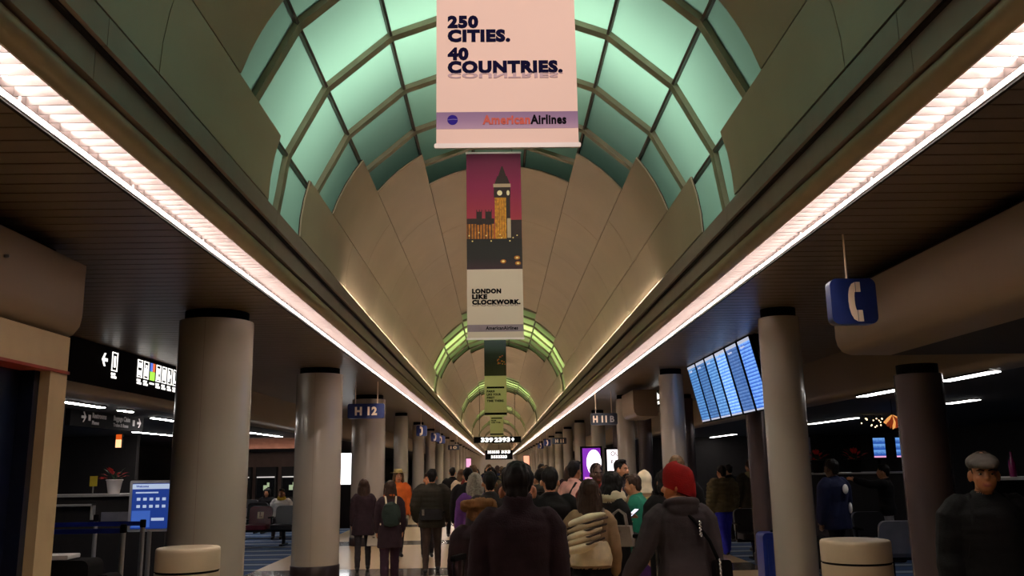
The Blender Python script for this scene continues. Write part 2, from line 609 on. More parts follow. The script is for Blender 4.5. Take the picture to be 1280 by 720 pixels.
# ------------------------------------------------------------------ cornices, strip lights, side ceilings
for n_t, sg in enumerate((-1, 1)):
    tr = structure('trim_%d' % (n_t + 1))
    ln = lambda pts: [(sg * x, z) for x, z in pts]
    MB().prism(ln([(1.95, 3.30), (1.95, 3.38), (1.875, 3.385), (1.865, 3.36), (1.872, 3.33), (1.892, 3.308), (1.92, 3.298)]), -2.5, Y_END, 'y').build('rounded_trim', m_roll, tr, True)
    MB().box(*sorted((sg * 1.90, sg * 1.95)), -2.5, Y_END, 3.38, 3.80).box(*sorted((sg * 1.825, sg * 1.95)), -2.5, Y_END, 3.545, 3.57).build('groove_backing', m_groove, tr)
    segs = [(-2.5 + 3.1 * k, -2.5 + 3.1 * (k + 1)) for k in range(16)] + [(47.1, Y_END)]
    for y0, y1 in segs:
        MB().box(*sorted((sg * 1.85, sg * 1.90)), y0 + .003, y1 - .003, 3.40, 3.545).build('lower_fascia', m_cornice, tr)
        MB().box(*sorted((sg * 1.80, sg * 1.83)), y0 + .003, y1 - .003, 3.562, 3.70).build('upper_fascia', m_cornice, tr)
    MB().box(*sorted((sg * 1.83, sg * 1.95)), -2.5, Y_END, 3.64, 3.66).build('cove_ledge', m_cornice, tr)
    # hidden cove tubes on the ledge
    for y in [11.2 + 2.3 * k for k in range(int((Y_END - 14) / 2.3))]:
        MB().tube([(sg * 1.845, y - 1.0, 3.688), (sg * 1.845, y + 1.0, 3.688)], .008, 6).build('cove_tube', m_cove, tr)

    # louvred strip lights: one fixture of 1.24 m after another
    wing = 'left' if sg < 0 else 'right'
    N_NEAR = 26
    proto = None
    for k in range(N_NEAR):
        y = 0.6 + 1.24 * k
        if proto is None:
            f = thing('strip_light', 'x', 'ceiling light', (sg * 2.085, y, 3.30))
            h = MB()
            h.box(-.13, .13, -.615, .615, .115, .125).box(-.135, -.125, -.615, .615, 0, .125).box(.125, .135, -.615, .615, 0, .125)
            h.build('housing', m_white, f)
            h = MB().tube([(sg * .104, -.59, .06), (sg * .104, .59, .06)], .019, 8)
            h.build('lamp_tube', m_tube, f, True)
            h = MB().tube([(-sg * .05, -.59, .085), (-sg * .05, .59, .085)], .016, 8)
            h.build('lamp_tube', m_tube_inner, f, True)
            blade = MB().box(*sorted((-sg * .125, sg * .083)), -.003, .003, 0, .045).mesh('louvre_blade', m_blade)
            for q in range(12):
                put('louvre_blade', blade, f, (0, -.57 + q * .1036, .0))
            MB().box(sg * .083 - .003, sg * .083 + .003, -.61, .61, .0, .045).build('louvre_spine', m_blade, f)
            proto = f
        else:
            f = copy_tree(proto)
            f.location = (sg * 2.085, y, 3.30)
        tag(f, 'white louvred fluorescent strip light in the long row along the %s cornice' % wing, 'ceiling light', 'louvred strip lights of the %s row' % wing)
    # the far run of the same row
    y0 = 0.6 + 1.24 * N_NEAR - .62
    f = thing('strip_light_run', 'far end of the white fluorescent strip row on the %s, running to the vanishing point' % wing, 'ceiling light', (sg * 2.085, y0, 3.30))
    L = Y_END - y0
    MB().box(-.13, .13, 0, L, .115, .125).box(-.135, -.125, 0, L, 0, .125).box(.125, .135, 0, L, 0, .125).build('housing', m_white, f)
    b = MB()
    for k in range(int(L / 1.24)):
        b.box(sg * .10 - .018, sg * .10 + .018, k * 1.24 + .03, k * 1.24 + 1.2, .06, .09)
    b.build('lamp_tubes', m_tube, f)['kind'] = 'stuff'
    b = MB()
    for k in range(int(L / .31)):
        b.box(*sorted((-sg * .125, sg * .08)), k * .31, k * .31 + .006, 0, .045)
    b.build('louvre_blades', m_blade, f)['kind'] = 'stuff'
    MB().box(*sorted((sg * 2.215, sg * 2.235)), -2.5, Y_END, 3.285, 3.42).build('strip_edge', m_groove, tr)

    # slatted side ceiling
    sc = structure('ceiling_%s' % wing)
    xa, xb = 2.235, 5.2
    MB().box(*sorted((sg * xa, sg * xb)), -2.5, Y_END, 3.345, 3.36).build('ceiling_backing', m_groove, sc)
    pitch = 0.17
    sl = MB().box(*sorted((sg * xa, sg * xb)), -.077, .077, 0, .02)
    sl_me = sl.mesh('slat', m_slat)
    for k in range(150):
        put('slat', sl_me, sc, (0, 1.2 + k * pitch, CEIL))
    b = MB()
    y = 1.2 + 150 * pitch
    while y < 70:
        b.box(*sorted((sg * xa, sg * xb)), y - .077, y + .077, CEIL, CEIL + .02)
        y += pitch
    b.box(*sorted((sg * xa, sg * xb)), y, Y_END, CEIL, CEIL + .02)
    b.build('far_slats', m_slat, sc)['kind'] = 'stuff'
    # fascia between high slatted ceiling and the low lounge ceiling
    pts = [(5.2, 3.36), (5.2, 2.72), (5.215, 2.66), (5.26, 2.62), (5.40, 2.60), (5.40, 3.36)]
    fs = structure('trim_%d' % (n_t + 3))
    MB().prism(ln(pts), 7.0 if sg < 0 else 8.2, Y_END, 'y').build('soffit_fascia', m_soffit, fs, True)
    lc = structure('ceiling_lounge_%s' % wing)
    MB().box(*sorted((sg * 5.4, sg * 14)), -2.5, Y_END, 2.62, 2.70).build('lounge_ceiling_panel', m_loungeceil, lc)
    wl = structure('wall_%s' % wing)
    MB().box(*sorted((sg * 13.8, sg * 14)), -2.5, Y_END, 0, 2.7).build('outer_wall', m_dark, wl)
we = structure('wall_end')
MB().box(-14, 14, Y_END, Y_END + .2, 0, 6).build('end_wall', m_column, we)
wb = structure('wall_back')
MB().box(-14, 14, -3.0, -2.8, 0, 6).build('rear_wall', m_soffit, wb)

# shop front on the left: bulkhead, cream fascia with red line, post and dark navy opening
ws = structure('wall_shop')
bulk = [(-3.10, 3.18), (-3.10, 2.80), (-3.115, 2.72), (-3.16, 2.66), (-3.24, 2.635), (-3.6, 2.63), (-3.6, 3.18)]
MB().prism(bulk, -2.5, 6.42, 'y').build('bulkhead', m_soffit, ws, True)
MB().box(-5.2, -3.3, -2.5, 6.35, 3.18, 3.29).build('bulkhead_recess', m_groove, ws)
MB().box(-3.6, -3.13, -2.5, 6.33, 2.385, 2.63).build('cream_fascia', m_cream, ws)
MB().box(-3.6, -3.115, -2.5, 6.335, 2.365, 2.385).build('red_line', m_red, ws)
MB().box(-3.6, -3.13, 6.09, 6.33, 0, 2.365).build('cream_post', m_cream, ws)
MB().box(-3.5, -3.2, 6.02, 6.09, 0, 2.365).build('post_jamb', m_navy, ws)
MB().box(-3.34, -3.3, -2.5, 6.02, 0, 2.365).build('navy_shutter', m_navy, ws)
MB().box(-5.2, -3.6, 6.2, 6.33, 0, 2.63).build('shop_side_wall', m_dark, ws)
MB().tube([(-3.095, 5.35, 3.0), (-3.08, 5.35, 3.0)], .012, 8).build('bulkhead_fixing', m_steel, ws)
# bulkhead on the right over the lounge
wr = structure('wall_bulkhead')
MB().prism([(-x, z) for x, z in bulk], -2.5, 8.1, 'y').build('bulkhead', m_soffit, wr, True)
MB().box(3.3, 5.2, -2.5, 8.05, 3.18, 3.29).build('bulkhead_recess', m_groove, wr)
MB().box(3.6, 5.4, -2.5, 8.1, 2.63, 2.70).build('low_soffit', m_loungeceil, wr)
# the next shop bulkheads down the hall on the right
MB().prism([(-x - .35, z) for x, z in bulk], 18.3, 20.0, 'y').build('bulkhead', m_soffit, wr, True)

# ------------------------------------------------------------------ columns


def column_mesh(r, h):
    sh = MB().lathe([(r, .18), (r, h - .10)], 40)
    cp = MB().lathe([(r * .86, h - .10), (r * .86, h)], 32)
    bs = MB().lathe([(r + .012, 0), (r + .012, .17), (r, .185)], 40)
    return sh.mesh('shaft', m_column, True), cp.mesh('capital_gap', m_black, True), bs.mesh('base_ring', m_colbase, True)


cm_wide, cm_thin, cm_low = column_mesh(.375, CEIL), column_mesh(.215, CEIL), column_mesh(.23, 2.62)


def column(name, label, x, y, ms, m=None):
    t = thing(name, label, 'column', (x, y, 0))
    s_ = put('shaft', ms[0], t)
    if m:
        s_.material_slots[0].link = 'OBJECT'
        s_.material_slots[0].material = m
    put('capital_gap', ms[1], t)
    put('base_ring', ms[2], t)
    return t


left_y = [9.2, 14.65, 20.3, 27.1, 33.0] + [33.0 + 5.85 * k for k in range(1, 18)]
right_y = [9.4, 15.5, 21.3, 27.2, 33.3] + [33.3 + 5.85 * k for k in range(1, 18)]
for i, y in enumerate(left_y):
    if i < 3:
        t = column('column', 'wide round grey column, %s from the camera in the left row' % ORD[i], -3.0, y, cm_wide)
        MB().box(-.003, .003, -.377, -.37, .19, 3.19).build('seam', m_cornice, t)
    else:
        column('column', 'slim round grey column, %s from the camera in the left row' % ORD[i], -3.0, y, cm_thin)
for i, y in enumerate(right_y):
    column('column', 'slim round grey column, %s from the camera in the right row' % ORD[i], 3.0, y, cm_thin)
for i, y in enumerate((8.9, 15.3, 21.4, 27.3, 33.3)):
    column('column', 'dim round column, %s of the shaded second row in the right lounge' % ORD[i], 4.22 if i == 0 else 4.45, y, cm_low if i == 0 else cm_thin, m_colshade)

# ------------------------------------------------------------------ banners hung along the vault
m_sheet = mat('banner_sheet', '#f3d3c6', 0.65, var=0.03, scale=1.0)
m_sheet2 = mat('banner_sheet_grey', '#d6c6b0', 0.65, var=0.03, scale=1.0)
m_ink = mat('banner_ink', '#0d0a30', 0.8, spec=0.1)
m_inkblack = mat('banner_ink_black', '#0c0910', 0.8, spec=0.1)
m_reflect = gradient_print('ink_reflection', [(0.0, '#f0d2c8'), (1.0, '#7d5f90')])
m_redink = mat('airline_red', '#c2442a', 0.6)
m_strip = gradient_print('airline_strip', [(0.0, '#b596b0'), (0.5, '#9a7ca0'), (1.0, '#8c6f96')])
m_globe = mat('globe_blue', '#33248a', 0.8, spec=0.1)
m_globe2 = mat('globe_pale', '#7f76c0', 0.8, spec=0.1)


def fit_text(s, cap, width, m, bold=0.004):
    me = text_mesh(s, cap / .7, m, bold, spacing=1.0 + bold / cap * 1.3)
    xs = [v.co.x for v in me.vertices]
    x0, x1 = min(xs), max(xs)
    me.transform(Matrix.Scale(width / (x1 - x0), 4, (1, 0, 0)) @ Matrix.Translation((-x0, 0, 0)))
    return me


BW, BH = 0.70, 2.42


def banner(y, label, x=0.0, rz=0.0):
    t = thing('hanging_banner', label, 'banner', (x, y, 3.22), rz, 'airline banners hung along the vault')
    MB().rbox(-BW / 2 - .01, BW / 2 + .01, -.008, .008, -.012, .012, .008, axis='x' if False else 'y').build('bottom_bar', m_white, t)
    MB().rbox(-BW / 2 - .01, BW / 2 + .01, -.008, .008, BH - .012, BH + .012, .008).build('top_bar', m_white, t)
    for sx in (-1, 1):
        MB().tube([(sx * .24, 0, BH), (sx * .24, 0, Z_V + math.sqrt(1.9 ** 2 - .24 ** 2) - 3.22)], .004, 6).build('cord', m_mull, t)
    return t


def sheet(t, z0, z1, m):
    return MB().box(-BW / 2, BW / 2, -.002, .002, z0, z1).build('sheet', m, t)


def words(t, s, x, z, cap, width, m, bold=.004, name='lettering', mirror=False):
    me = fit_text(s, cap, width, m, bold)
    if mirror:
        me.transform(Matrix.Scale(-.45, 4, (0, 0, 1)))
        me.flip_normals()
    return put(name, me, t, (x - BW / 2, -.004, z))


# first banner: 250 CITIES. 40 COUNTRIES.
t = banner(4.1, 'large pale pink airline banner reading 250 CITIES 40 COUNTRIES', 0.005)
sheet(t, 0.0, BH, m_sheet)
for s_, z, wd in (('250', .632, .155), ('CITIES.', .556, .315), ('40', .458, .105), ('COUNTRIES.', .386, .575)):
    words(t, s_, .056, z, .058, wd, m_ink, .0052)
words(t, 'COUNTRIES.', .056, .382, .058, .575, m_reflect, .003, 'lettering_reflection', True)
MB().box(-BW / 2, BW / 2, -.0035, -.002, .088, .176).build('airline_strip', m_strip, t)
words(t, 'American', .228, .112, .045, .235, m_redink, .0025)
words(t, 'Airlines', .464, .112, .045, .178, m_inkblack, .0025)
o = MB().lathe([(.026, 0), (.026, .002)], 28).move(Matrix.Rotation(PI / 2, 4, 'X')).build('globe_emblem', m_globe, t, loc=(-BW / 2 + .08, -.003, .135))
b = MB()
b.prism([(-.025, .001), (0, .004), (.025, .003), (.024, .0), (0, .001), (-.024, -.002)], -.0035, -.002)
b.build('emblem_band', m_globe2, t, loc=(-BW / 2 + .08, -.0035, .135))

# second banner: night picture of a clock tower over LONDON LIKE CLOCKWORK.
t = banner(10.8, 'tall airline banner with magenta clock tower picture and words LONDON LIKE CLOCKWORK', -0.075, 0.0)
sheet(t, 0.0, .88, m_sheet2)
K = BW / 68.0
X_ = lambda px: (px - 617) * K
Zp = lambda py: (425 - py) * (BH / 237.0)
m_sky = gradient_print('sunset_print', [(0.0, '#b8472f'), (.25, '#a22c3f'), (.6, '#8a1748'), (1.0, '#5f1038')])
m_water = gradient_print('river_print', [(0.0, '#3a1c26'), (.35, '#1d1713'), (1.0, '#15110e')])
m_gold = mat('print_gold', '#b26a16', 0.7, var=0.45, scale=18)
m_amber = mat('print_amber', '#c88a1c', 0.7, var=0.5, scale=24)
m_dial = mat('print_dial', '#f2e6b8', 0.7)
m_printdark = mat('print_dark', '#2a1812', 0.7, var=0.3, scale=20)
m_printlight = mat('print_light', '#ffdf8a', 0.7)
MB().box(-BW / 2, BW / 2, -.002, .002, Zp(300), BH).build('printed_sky', m_sky, t)
MB().box(-BW / 2, BW / 2, -.002, .002, .88, Zp(300)).build('printed_river', m_water, t)
b = MB()


def pp(pts, d, mi):
    b.prism([(X_(x), Zp(y)) for x, y in pts], -.002 - d, -.0019, 'y', mi)


def pr(x0, x1, y0, y1, d, mi):
    pp([(x0, y1), (x1, y1), (x1, y0), (x0, y0)], d, mi)


pr(583.2, 617, 279, 300, .001, 0)
pr(583.2, 617, 274, 281, .0014, 3)
for k in range(9):
    pr(584 + k * 3.6, 585.2 + k * 3.6, 276, 300, .0013, 3)
pr(595, 602, 265, 282, .0015, 3)
pr(606, 614, 265, 282, .0015, 3)
for x in (595, 598.4, 601.2, 606, 610, 613.2):
    pr(x, x + .9, 262.5, 266, .0015, 3)
pr(636, 650.8, 276, 300, .001, 3)
pr(618, 632, 246, 300, .0016, 1)
pr(632, 637, 246, 300, .0016, 3)
pr(633, 637.5, 274, 299, .0018, 4)
for x in (620, 623, 626, 629):
    pr(x, x + .8, 250, 298, .0019, 0)
pr(617, 637.5, 233, 247, .0018, 3)
pr(616.4, 638, 229, 233.5, .002, 4)
pp([(618, 229), (637, 229), (633.5, 219), (621.5, 219)], .0018, 3)
pp([(622.5, 219), (632.5, 219), (628.4, 206), (626.8, 206)], .0018, 3)
for cx, rx in ((624.2, 3.2), (634.6, 1.9)):
    pp([(cx + rx * math.cos(a * PI / 8), 241 + 3.4 * math.sin(-a * PI / 8)) for a in range(16)], .0024, 2)
for x, y in ((586, 296), (598, 292), (607, 296), (624, 295), (626, 299), (640, 299), (645, 296), (613, 303), (636, 303), (590, 303)):
    pp([(x + .9 * math.cos(a * PI / 4), y + .9 * math.sin(-a * PI / 4)) for a in range(8)], .0026, 5)
for x, y in ((627.5, 329), (644.5, 324.5), (645.5, 331.5)):
    pp([(x + 3.6 * math.cos(a * PI / 6), y + 2.6 * math.sin(-a * PI / 6)) for a in range(12)], .001, 0)
    pp([(x + 1.8 * math.cos(a * PI / 6), y + 1.3 * math.sin(-a * PI / 6)) for a in range(12)], .0012, 5)
b.build('printed_tower', [m_gold, m_amber, m_dial, m_printdark, m_cream, m_printlight], t)
for s_, z, wd in (('LONDON', .575, .365), ('LIKE', .505, .19), ('CLOCKWORK.', .435, .605)):
    words(t, s_, .062, z, .052, wd, m_inkblack, .0056)
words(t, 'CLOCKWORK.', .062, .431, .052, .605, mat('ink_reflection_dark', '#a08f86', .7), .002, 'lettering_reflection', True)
m_strip2 = mat('airline_strip_dim', '#8c7c84', 0.6)
MB().box(-BW / 2, BW / 2, -.0035, -.002, .088, .176).build('airline_strip', m_strip2, t)
words(t, 'AmericanAirlines', .23, .112, .042, .40, m_inkblack, .002)

# smaller ones down the hall: a dark night picture over a cream foot with short lines
m_night = gradient_print('night_print', [(0.0, '#9a8a6a'), (.06, '#2b2016'), (.4, '#140f12'), (.62, '#141826'), (.8, '#3d4360'), (1.0, '#4b5474')])
for y, lab, lines in ((28.0, 'dark night city banner, third along the vault behind the clock tower one', ('PARIS', 'LIKE YOUR', 'FIRST', 'TIME THERE.')),
                      (46.5, 'small cream airline banner, fourth along the vault', ('MIAMI', 'LIKE THIS.')),
                      (64.8, 'tiny pale airline banner, fifth along the vault', ('DALLAS', 'DIRECT.'))):
    t = banner(y, lab, -0.12)
    sheet(t, 0.0, 1.2, m_sheet2)
    MB().box(-BW / 2, BW / 2, -.002, .002, 1.2, BH).build('printed_night', m_night, t)
    if y < 40:
        b = MB()
        for k in range(16):
            x, z = random.uniform(.05, .3), random.uniform(1.6, 1.9)
            b.box(x, x + .035, -.0035, -.002, z, z + .03, k % 2)
        b.build('printed_lights', [m_redink, m_gold], t)
        MB().box(-BW / 2, BW / 2, -.0035, -.002, 1.2, 1.26).build('printed_bar', m_sheet2, t)
    MB().box(-.28, .28, -.0035, -.002, .86, .92).build('printed_bar', m_inkblack, t)
    for k, s_ in enumerate(lines):
        words(t, s_, .07, .74 - k * .1, .062, .05 * len(s_), m_inkblack, .005)
    MB().box(-BW / 2, BW / 2, -.0035, -.002, .03, .10).build('airline_strip', m_inkblack, t)

# ------------------------------------------------------------------ hanging signs


def hang_rods(t, xs, z0, z1):
    for x in xs:
        MB().tube([(x, 0, z0), (x, 0, z1)], .007, 8, caps=False).build('rod', m_ivory, t, True)


def phone_sign(x, y, z, label, a=.33, mirror=False):
    t = thing('phone_sign', label, 'sign', (x, y, z), 0.0, 'hanging telephone signs')
    MB().rbox(-a / 2, a / 2, -.045, .045, -a / 2, a / 2, .05, n=5).build('sign_box', m_blue, t, True)
    hang_rods(t, (-.02,), a / 2, CEIL - z)
    b = MB()
    out_ = [(.045, .42), (-.03, .38), (-.085, .29), (-.115, .15), (-.122, 0), (-.115, -.15), (-.085, -.29), (-.03, -.40), (.055, -.45)]
    in_ = [(.045, .20), (.03, .20), (.02, .17), (.012, .10), (.010, 0), (.014, -.09), (.024, -.16), (.038, -.20), (.055, -.20)]
    for q in range(8):
        b.prism([(px * a, pz * a) for px, pz in (out_[q], out_[q + 1], in_[q + 1], in_[q])], -.049, -.045)
    b.prism([(px * a, pz * a) for px, pz in ((.06, .42), (.06, .20), (.155, .20), (.155, .42))], -.049, -.045)
    b.prism([(px * a, pz * a) for px, pz in ((.07, -.20), (.07, -.45), (.175, -.45), (.165, -.20))], -.049, -.045)
    if mirror:
        b.move(Matrix.Scale(-1, 4, (1, 0, 0)))
    b.build('handset_symbol', m_ivory, t)
    return t


phone_sign(2.50, 6.2, 2.795, 'blue hanging telephone sign with cream handset on a thin rod at right')
for i, (x, y) in enumerate(((-2.42, 27.6), (-2.42, 33.6), (-2.42, 37.0))):
    phone_sign(x, y, 2.77, 'small telephone sign by slim columns, %s along the left side' % ORD[i], .33, True)
for i, (x, y) in enumerate(((2.42, 45.0), (2.42, 52.0))):
    phone_sign(x, y, 2.77, 'tiny telephone sign far down the hall, %s along the right side' % ORD[i], .33, True)


def gate_sign(x0, x1, z0, z1, y, s_, label, m, dim=None):
    xc, zc = (x0 + x1) / 2, (z0 + z1) / 2
    wd, hh = x1 - x0, z1 - z0
    t = thing('gate_sign', label, 'sign', (xc, y, zc), 0, 'hanging gate number signs')
    MB().rbox(-wd / 2, wd / 2, -.06, .06, -hh / 2, hh / 2, .035, n=4).build('sign_box', m, t, True)
    hang_rods(t, (-wd * .3, wd * .3), hh / 2, CEIL - zc)
    me = fit_text(s_, hh * .52, wd * (.6 if not dim else .52), m_ivory, .010)
    put('lettering', me, t, (-wd * (.3 if not dim else .42), -.064, -hh * .26))
    if dim:
        put('lettering', fit_text(dim, hh * .52, wd * .16, m_dimtext, .004), t, (wd * .22, -.064, -hh * .26))
    return t


m_slate = mat('sign_slate', '#1c2233', 0.35)
gate_sign(-2.92, -2.22, 2.60, 2.88, 17.0, 'H 12', 'navy hanging sign reading H 12 above the left walkway', m_blue)
gate_sign(2.03, 2.63, 2.54, 2.80, 20.0, 'H 11', 'dark slate hanging sign reading H 11 B by right columns', m_slate, 'B')
gate_sign(2.25, 2.85, 2.54, 2.80, 38.0, 'H 11', 'small distant hanging sign reading H 11 beyond H 11 B', m_slate)
gate_sign(-2.75, -2.15, 2.54, 2.80, 48.0, '10', 'small distant hanging sign reading 10 far down the left row', m_slate)

t = thing('hall_sign', 'black overhead sign with bright white digits spanning the hall centre', 'sign', (-.09, 45.35, 2.97))
MB().box(-1.2, 1.2, -.08, .08, -.15, .15).build('sign_box', m_black, t)
for s_, x, wd in (('339', -.84, .62), ('2393', -.16, .8)):
    put('lettering', fit_text(s_, .2, wd, m_signwhite, .016), t, (x, -.085, -.1))
MB().prism([(.78, .1), (.70, .02), (.78, -.1), (.86, .02)], -.09, -.08).build('arrow', m_signwhite, t)
for sx in (-.9, .9):
    MB().tube([(sx, 0, .15), (sx, 0, Z_V + math.sqrt(1.97 ** 2 - (sx - .09) ** 2) - 2.97)], .012, 6).build('rod', m_mull, t)
t = thing('hall_sign', 'distant two-row lit sign below the black overhead sign', 'sign', (.0, 78.7, 2.75))
MB().box(-1.2, 1.2, -.08, .08, -.55, .25).build('sign_box', m_black, t)
for s_, x, z, wd in (('333333', -1.0, .0, 1.05), ('333', .2, 0, .8), ('3333333', -.7, -.42, 1.4)):
    put('lettering', fit_text(s_, .22, wd, m_signwhite, .02), t, (x, -.085, z))
MB().tube([(0, 0, .25), (0, 0, 3.02)], .015, 6).build('rod', m_mull, t)

# pictogram sign on the left fascia
t = thing('pictogram_sign', 'long black backlit sign of white pictograms on the left fascia', 'sign', (-5.185, 12.8, 3.03), PI / 2)
MB().box(-5.2, 1.85, -.03, .01, -.27, .26).build('sign_panel', m_black, t)
m_or = glow('picto_orange', '#e06a3a', 1.2)
m_gr = glow('picto_green', '#9fd84e', 1.4)
m_bl = glow('picto_blue', '#5a78d8', 1.2)


def picto(x, inner):
    a, hgt = .17, .25
    b = MB()
    z0 = -.04
    for bx in ((x, x + .014, z0, z0 + hgt), (x + a - .014, x + a, z0, z0 + hgt), (x, x + a, z0, z0 + .014), (x, x + a, z0 + hgt - .014, z0 + hgt)):
        b.box(bx[0], bx[1], -.038, -.03, bx[2], bx[3])
    for (x0, x1, z0_, z1_) in inner:
        b.box(x + x0, x + x1, -.038, -.03, z0 + z0_, z0 + z1_)
    b.box(x, x + .12, -.038, -.03, z0 - .055, z0 - .025)
    b.box(x + .01, x + .16, -.038, -.03, z0 - .095, z0 - .065)
    b.build('pictogram', m_signwhite, t)


def arrow(x, sg):
    MB().prism([(x, .08), (x + sg * .07, .165), (x + sg * .105, .165), (x + sg * .06, .10), (x + sg * .16, .10), (x + sg * .16, .06),
                (x + sg * .06, .06), (x + sg * .105, -.005), (x + sg * .07, -.005)][::sg], -.038, -.03).build('arrow', m_signwhite, t)


arrow(-1.42, 1)
picto(-1.12, [(.06, .11, .05, .20)])
inners = [[(.03, .14, .03, .10), (.03, .14, .14, .21)], [(.04, .13, .04, .15), (.06, .11, .15, .2)], None,
          [(.04, .13, .03, .08), (.04, .08, .08, .2), (.08, .13, .12, .2)], [(.05, .12, .04, .21)], [(.05, .08, .04, .21), (.08, .13, .1, .15)], [(.04, .07, .04, .21), (.07, .13, .04, .08)]]
for k, inn in enumerate(inners):
    x = -.28 + k * .232
    if inn is None:
        MB().box(x, x + .08, -.038, -.03, .09, .21).build('pictogram', m_bl, t)
        MB().box(x + .085, x + .17, -.038, -.03, .09, .21).build('pictogram', m_or, t)
        MB().box(x, x + .17, -.038, -.03, -.04, .085).build('pictogram', m_gr, t)
        MB().box(x, x + .16, -.038, -.03, -.10, -.075).build('pictogram', m_signwhite, t)
    else:
        picto(x, inn)
arrow(1.47, -1)

# unlit hanging sign in the left lounge
t = thing('directory_sign', 'dim unlit overhead sign reading Restrooms and Baggage Claim in left lounge', 'sign', (-6.5, 14.9, 2.52), PI / 2)
MB().box(-1.5, 1.25, -.04, .04, -.15, .10).build('sign_panel', m_black, t)
for s_, x, z, cap, wd in (('Restrooms', -.78, .0, .08, .5), ('Phones', -.78, -.10, .055, .24), ('Baggage Claim', .0, .0, .08, .66), ('Trains & Buses', .0, -.10, .055, .6)):
    put('lettering', fit_text(s_, cap, wd, m_dimtext, .003), t, (x, -.044, z))
for x in (-1.15, .98):
    MB().prism([(x + .16, .0), (x + .08, .08), (x + .05, .08), (x + .1, .02), (x, .02), (x, -.02), (x + .1, -.02), (x + .05, -.08), (x + .08, -.08)], -.046, -.04).build('arrow', m_dimtext, t)
MB().box(.78, .86, -.046, -.04, -.06, .04).build('symbol', m_dimtext, t)
MB().box(-.92, -.84, -.046, -.04, -.05, .04).build('symbol', m_dimtext, t)
for x in (-1.3, 1.0):
    MB().tube([(x, 0, .10), (x, 0, .10)][:1] + [(x, 0, .13)], .01, 6, caps=False).build('rod', m_mull, t)

# shop sign behind the second right column: lit white letters on the bulkhead
t = thing('shop_sign', 'small lit white lettered shop sign behind the right columns', 'sign', (3.44, 19.6, 3.06), -PI / 2)
MB().box(-1.2, 1.0, -.02, .01, -.17, .17).build('sign_panel', m_black, t)
put('lettering', fit_text('Hilton', .14, .95, m_signwhite, .006), t, (.0, -.024, -.02))
put('lettering', fit_text('HOTEL', .06, .5, m_signwhite, .003), t, (.15, -.024, -.13))

# ------------------------------------------------------------------ flight display board
t = thing('flight_display_board', 'tilted bank of six blue flight screens between the right columns', 'display', (3.34, 13.2, 2.82))
tilt = Matrix.Rotation(math.radians(-13), 4, 'Y')   # top leans over the walkway
fr_ = MB().box(.03, .10, -2.0, 2.0, -.50, .50)
fr_.move(tilt).build('back_frame', m_black, t)
for k in range(6):
    y = -1.62 + k * .645
    e = MB().box(-.02, .03, y - .29, y + .29, -.50, .50)
    bz = e.move(tilt).build('screen', m_black, t)
    m_s = screen_mat('flight_screen_%d' % k, ('#2e62c8', '#3b6bb8', '#4a86dc', '#2f6fc0', '#27579c', '#2c62ae')[k], ('#86b8ff', '#79a4ea', '#a0ccff', '#86bcf0', '#6ea2dd', '#78b4ec')[k],
                     (1.15, .7, 1.25, 1.0, .85, .9)[k], 19, k * .37)
    MB().box(-.024, -.02, y - .265, y + .265, -.45, .43).move(tilt).build('display', m_s, bz)
    MB().box(-.026, -.02, y - .265, y + .265, .43, .475).move(tilt).build('header_bar', glow('screen_header', '#d6dcf4', .7), bz)
    MB().box(-.026, -.02, y - .265, y + .265, -.475, -.45).move(tilt).build('footer_bar', glow('screen_header', '#d6dcf4', .7), bz)
    put('lettering', fit_text('Departures' if k < 3 else 'Arrivals', .03, .2, glow('screen_header', '#d6dcf4', .7), .001), bz, (0, 0, 0))
    l_ = bz.children[-1]
    l_.matrix_local = tilt @ Matrix.Translation((-.027, y + .2, .37)) @ Matrix.Rotation(-PI / 2, 4, 'Z')
for y in (-1.7, 1.7):
    MB().tube([(.0, y, .45), (.0, y, CEIL - 2.83)], .018, 8).build('bracket', m_black, t)

# ------------------------------------------------------------------ advertising lightboxes
m_pur = glow('ad_purple', '#7a1fae', .9)
m_adw = glow('ad_white', '#fff4f6', 1.8)
m_pink = glow('ad_pink', '#e7a3c9', 1.1)


def lightbox(x0, x1, z0, z1, y, label, m):
    t = thing('advert_lightbox', label, 'advertisement', ((x0 + x1) / 2, y, 0))
    wd = (x1 - x0) / 2
    MB().box(-wd - .05, wd + .05, .0, .15, 0, z1 + .05).build('cabinet', m_black, t)
    MB().box(-wd, wd, -.012, .0, z0, z1).build('lit_panel', m, t)
    return t


t = lightbox(2.2, 2.68, 1.2, 2.1, 24.0, 'purple lit advertisement with a white disc between right columns', m_pur)
MB().lathe([(.2, 0), (.2, .004)], 24).move(Matrix.Rotation(PI / 2, 4, 'X') @ Matrix.Scale(1.7, 4, (0, 1, 0))).build('white_disc', m_adw, t, loc=(.06, -.013, 1.72))
MB().box(-.2, .2, -.016, -.012, 1.24, 1.34).build('pink_strip', m_pink, t)
t = lightbox(2.98, 3.50, 1.35, 2.07, 25.0, 'white lit poster with dark letters OU and red print behind right columns', m_adw)
put('lettering', fit_text('OU', .12, .24, mat('poster_maroon', '#5a2038', .6), .004), t, (-.16, -.018, 1.9))
put('lettering', fit_text('F U', .1, .22, mat('poster_maroon', '#5a2038', .6), .004), t, (-.16, -.018, 1.68))
lightbox(-4.66, -4.22, 1.22, 2.10, 26.0, 'blank bright white lightbox between the second and third wide columns', glow('lightbox_white', '#ffffff', 3.0))
lightbox(-2.75, -2.35, 1.5, 2.3, 75.0, 'pinkish lit advertisement at the far end of left row', m_pink)
lightbox(2.2, 2.7, 1.6, 2.5, 80.0, 'pale orange lit advertisement at far end of right row', glow('ad_orange', '#f0a888', 1.2))

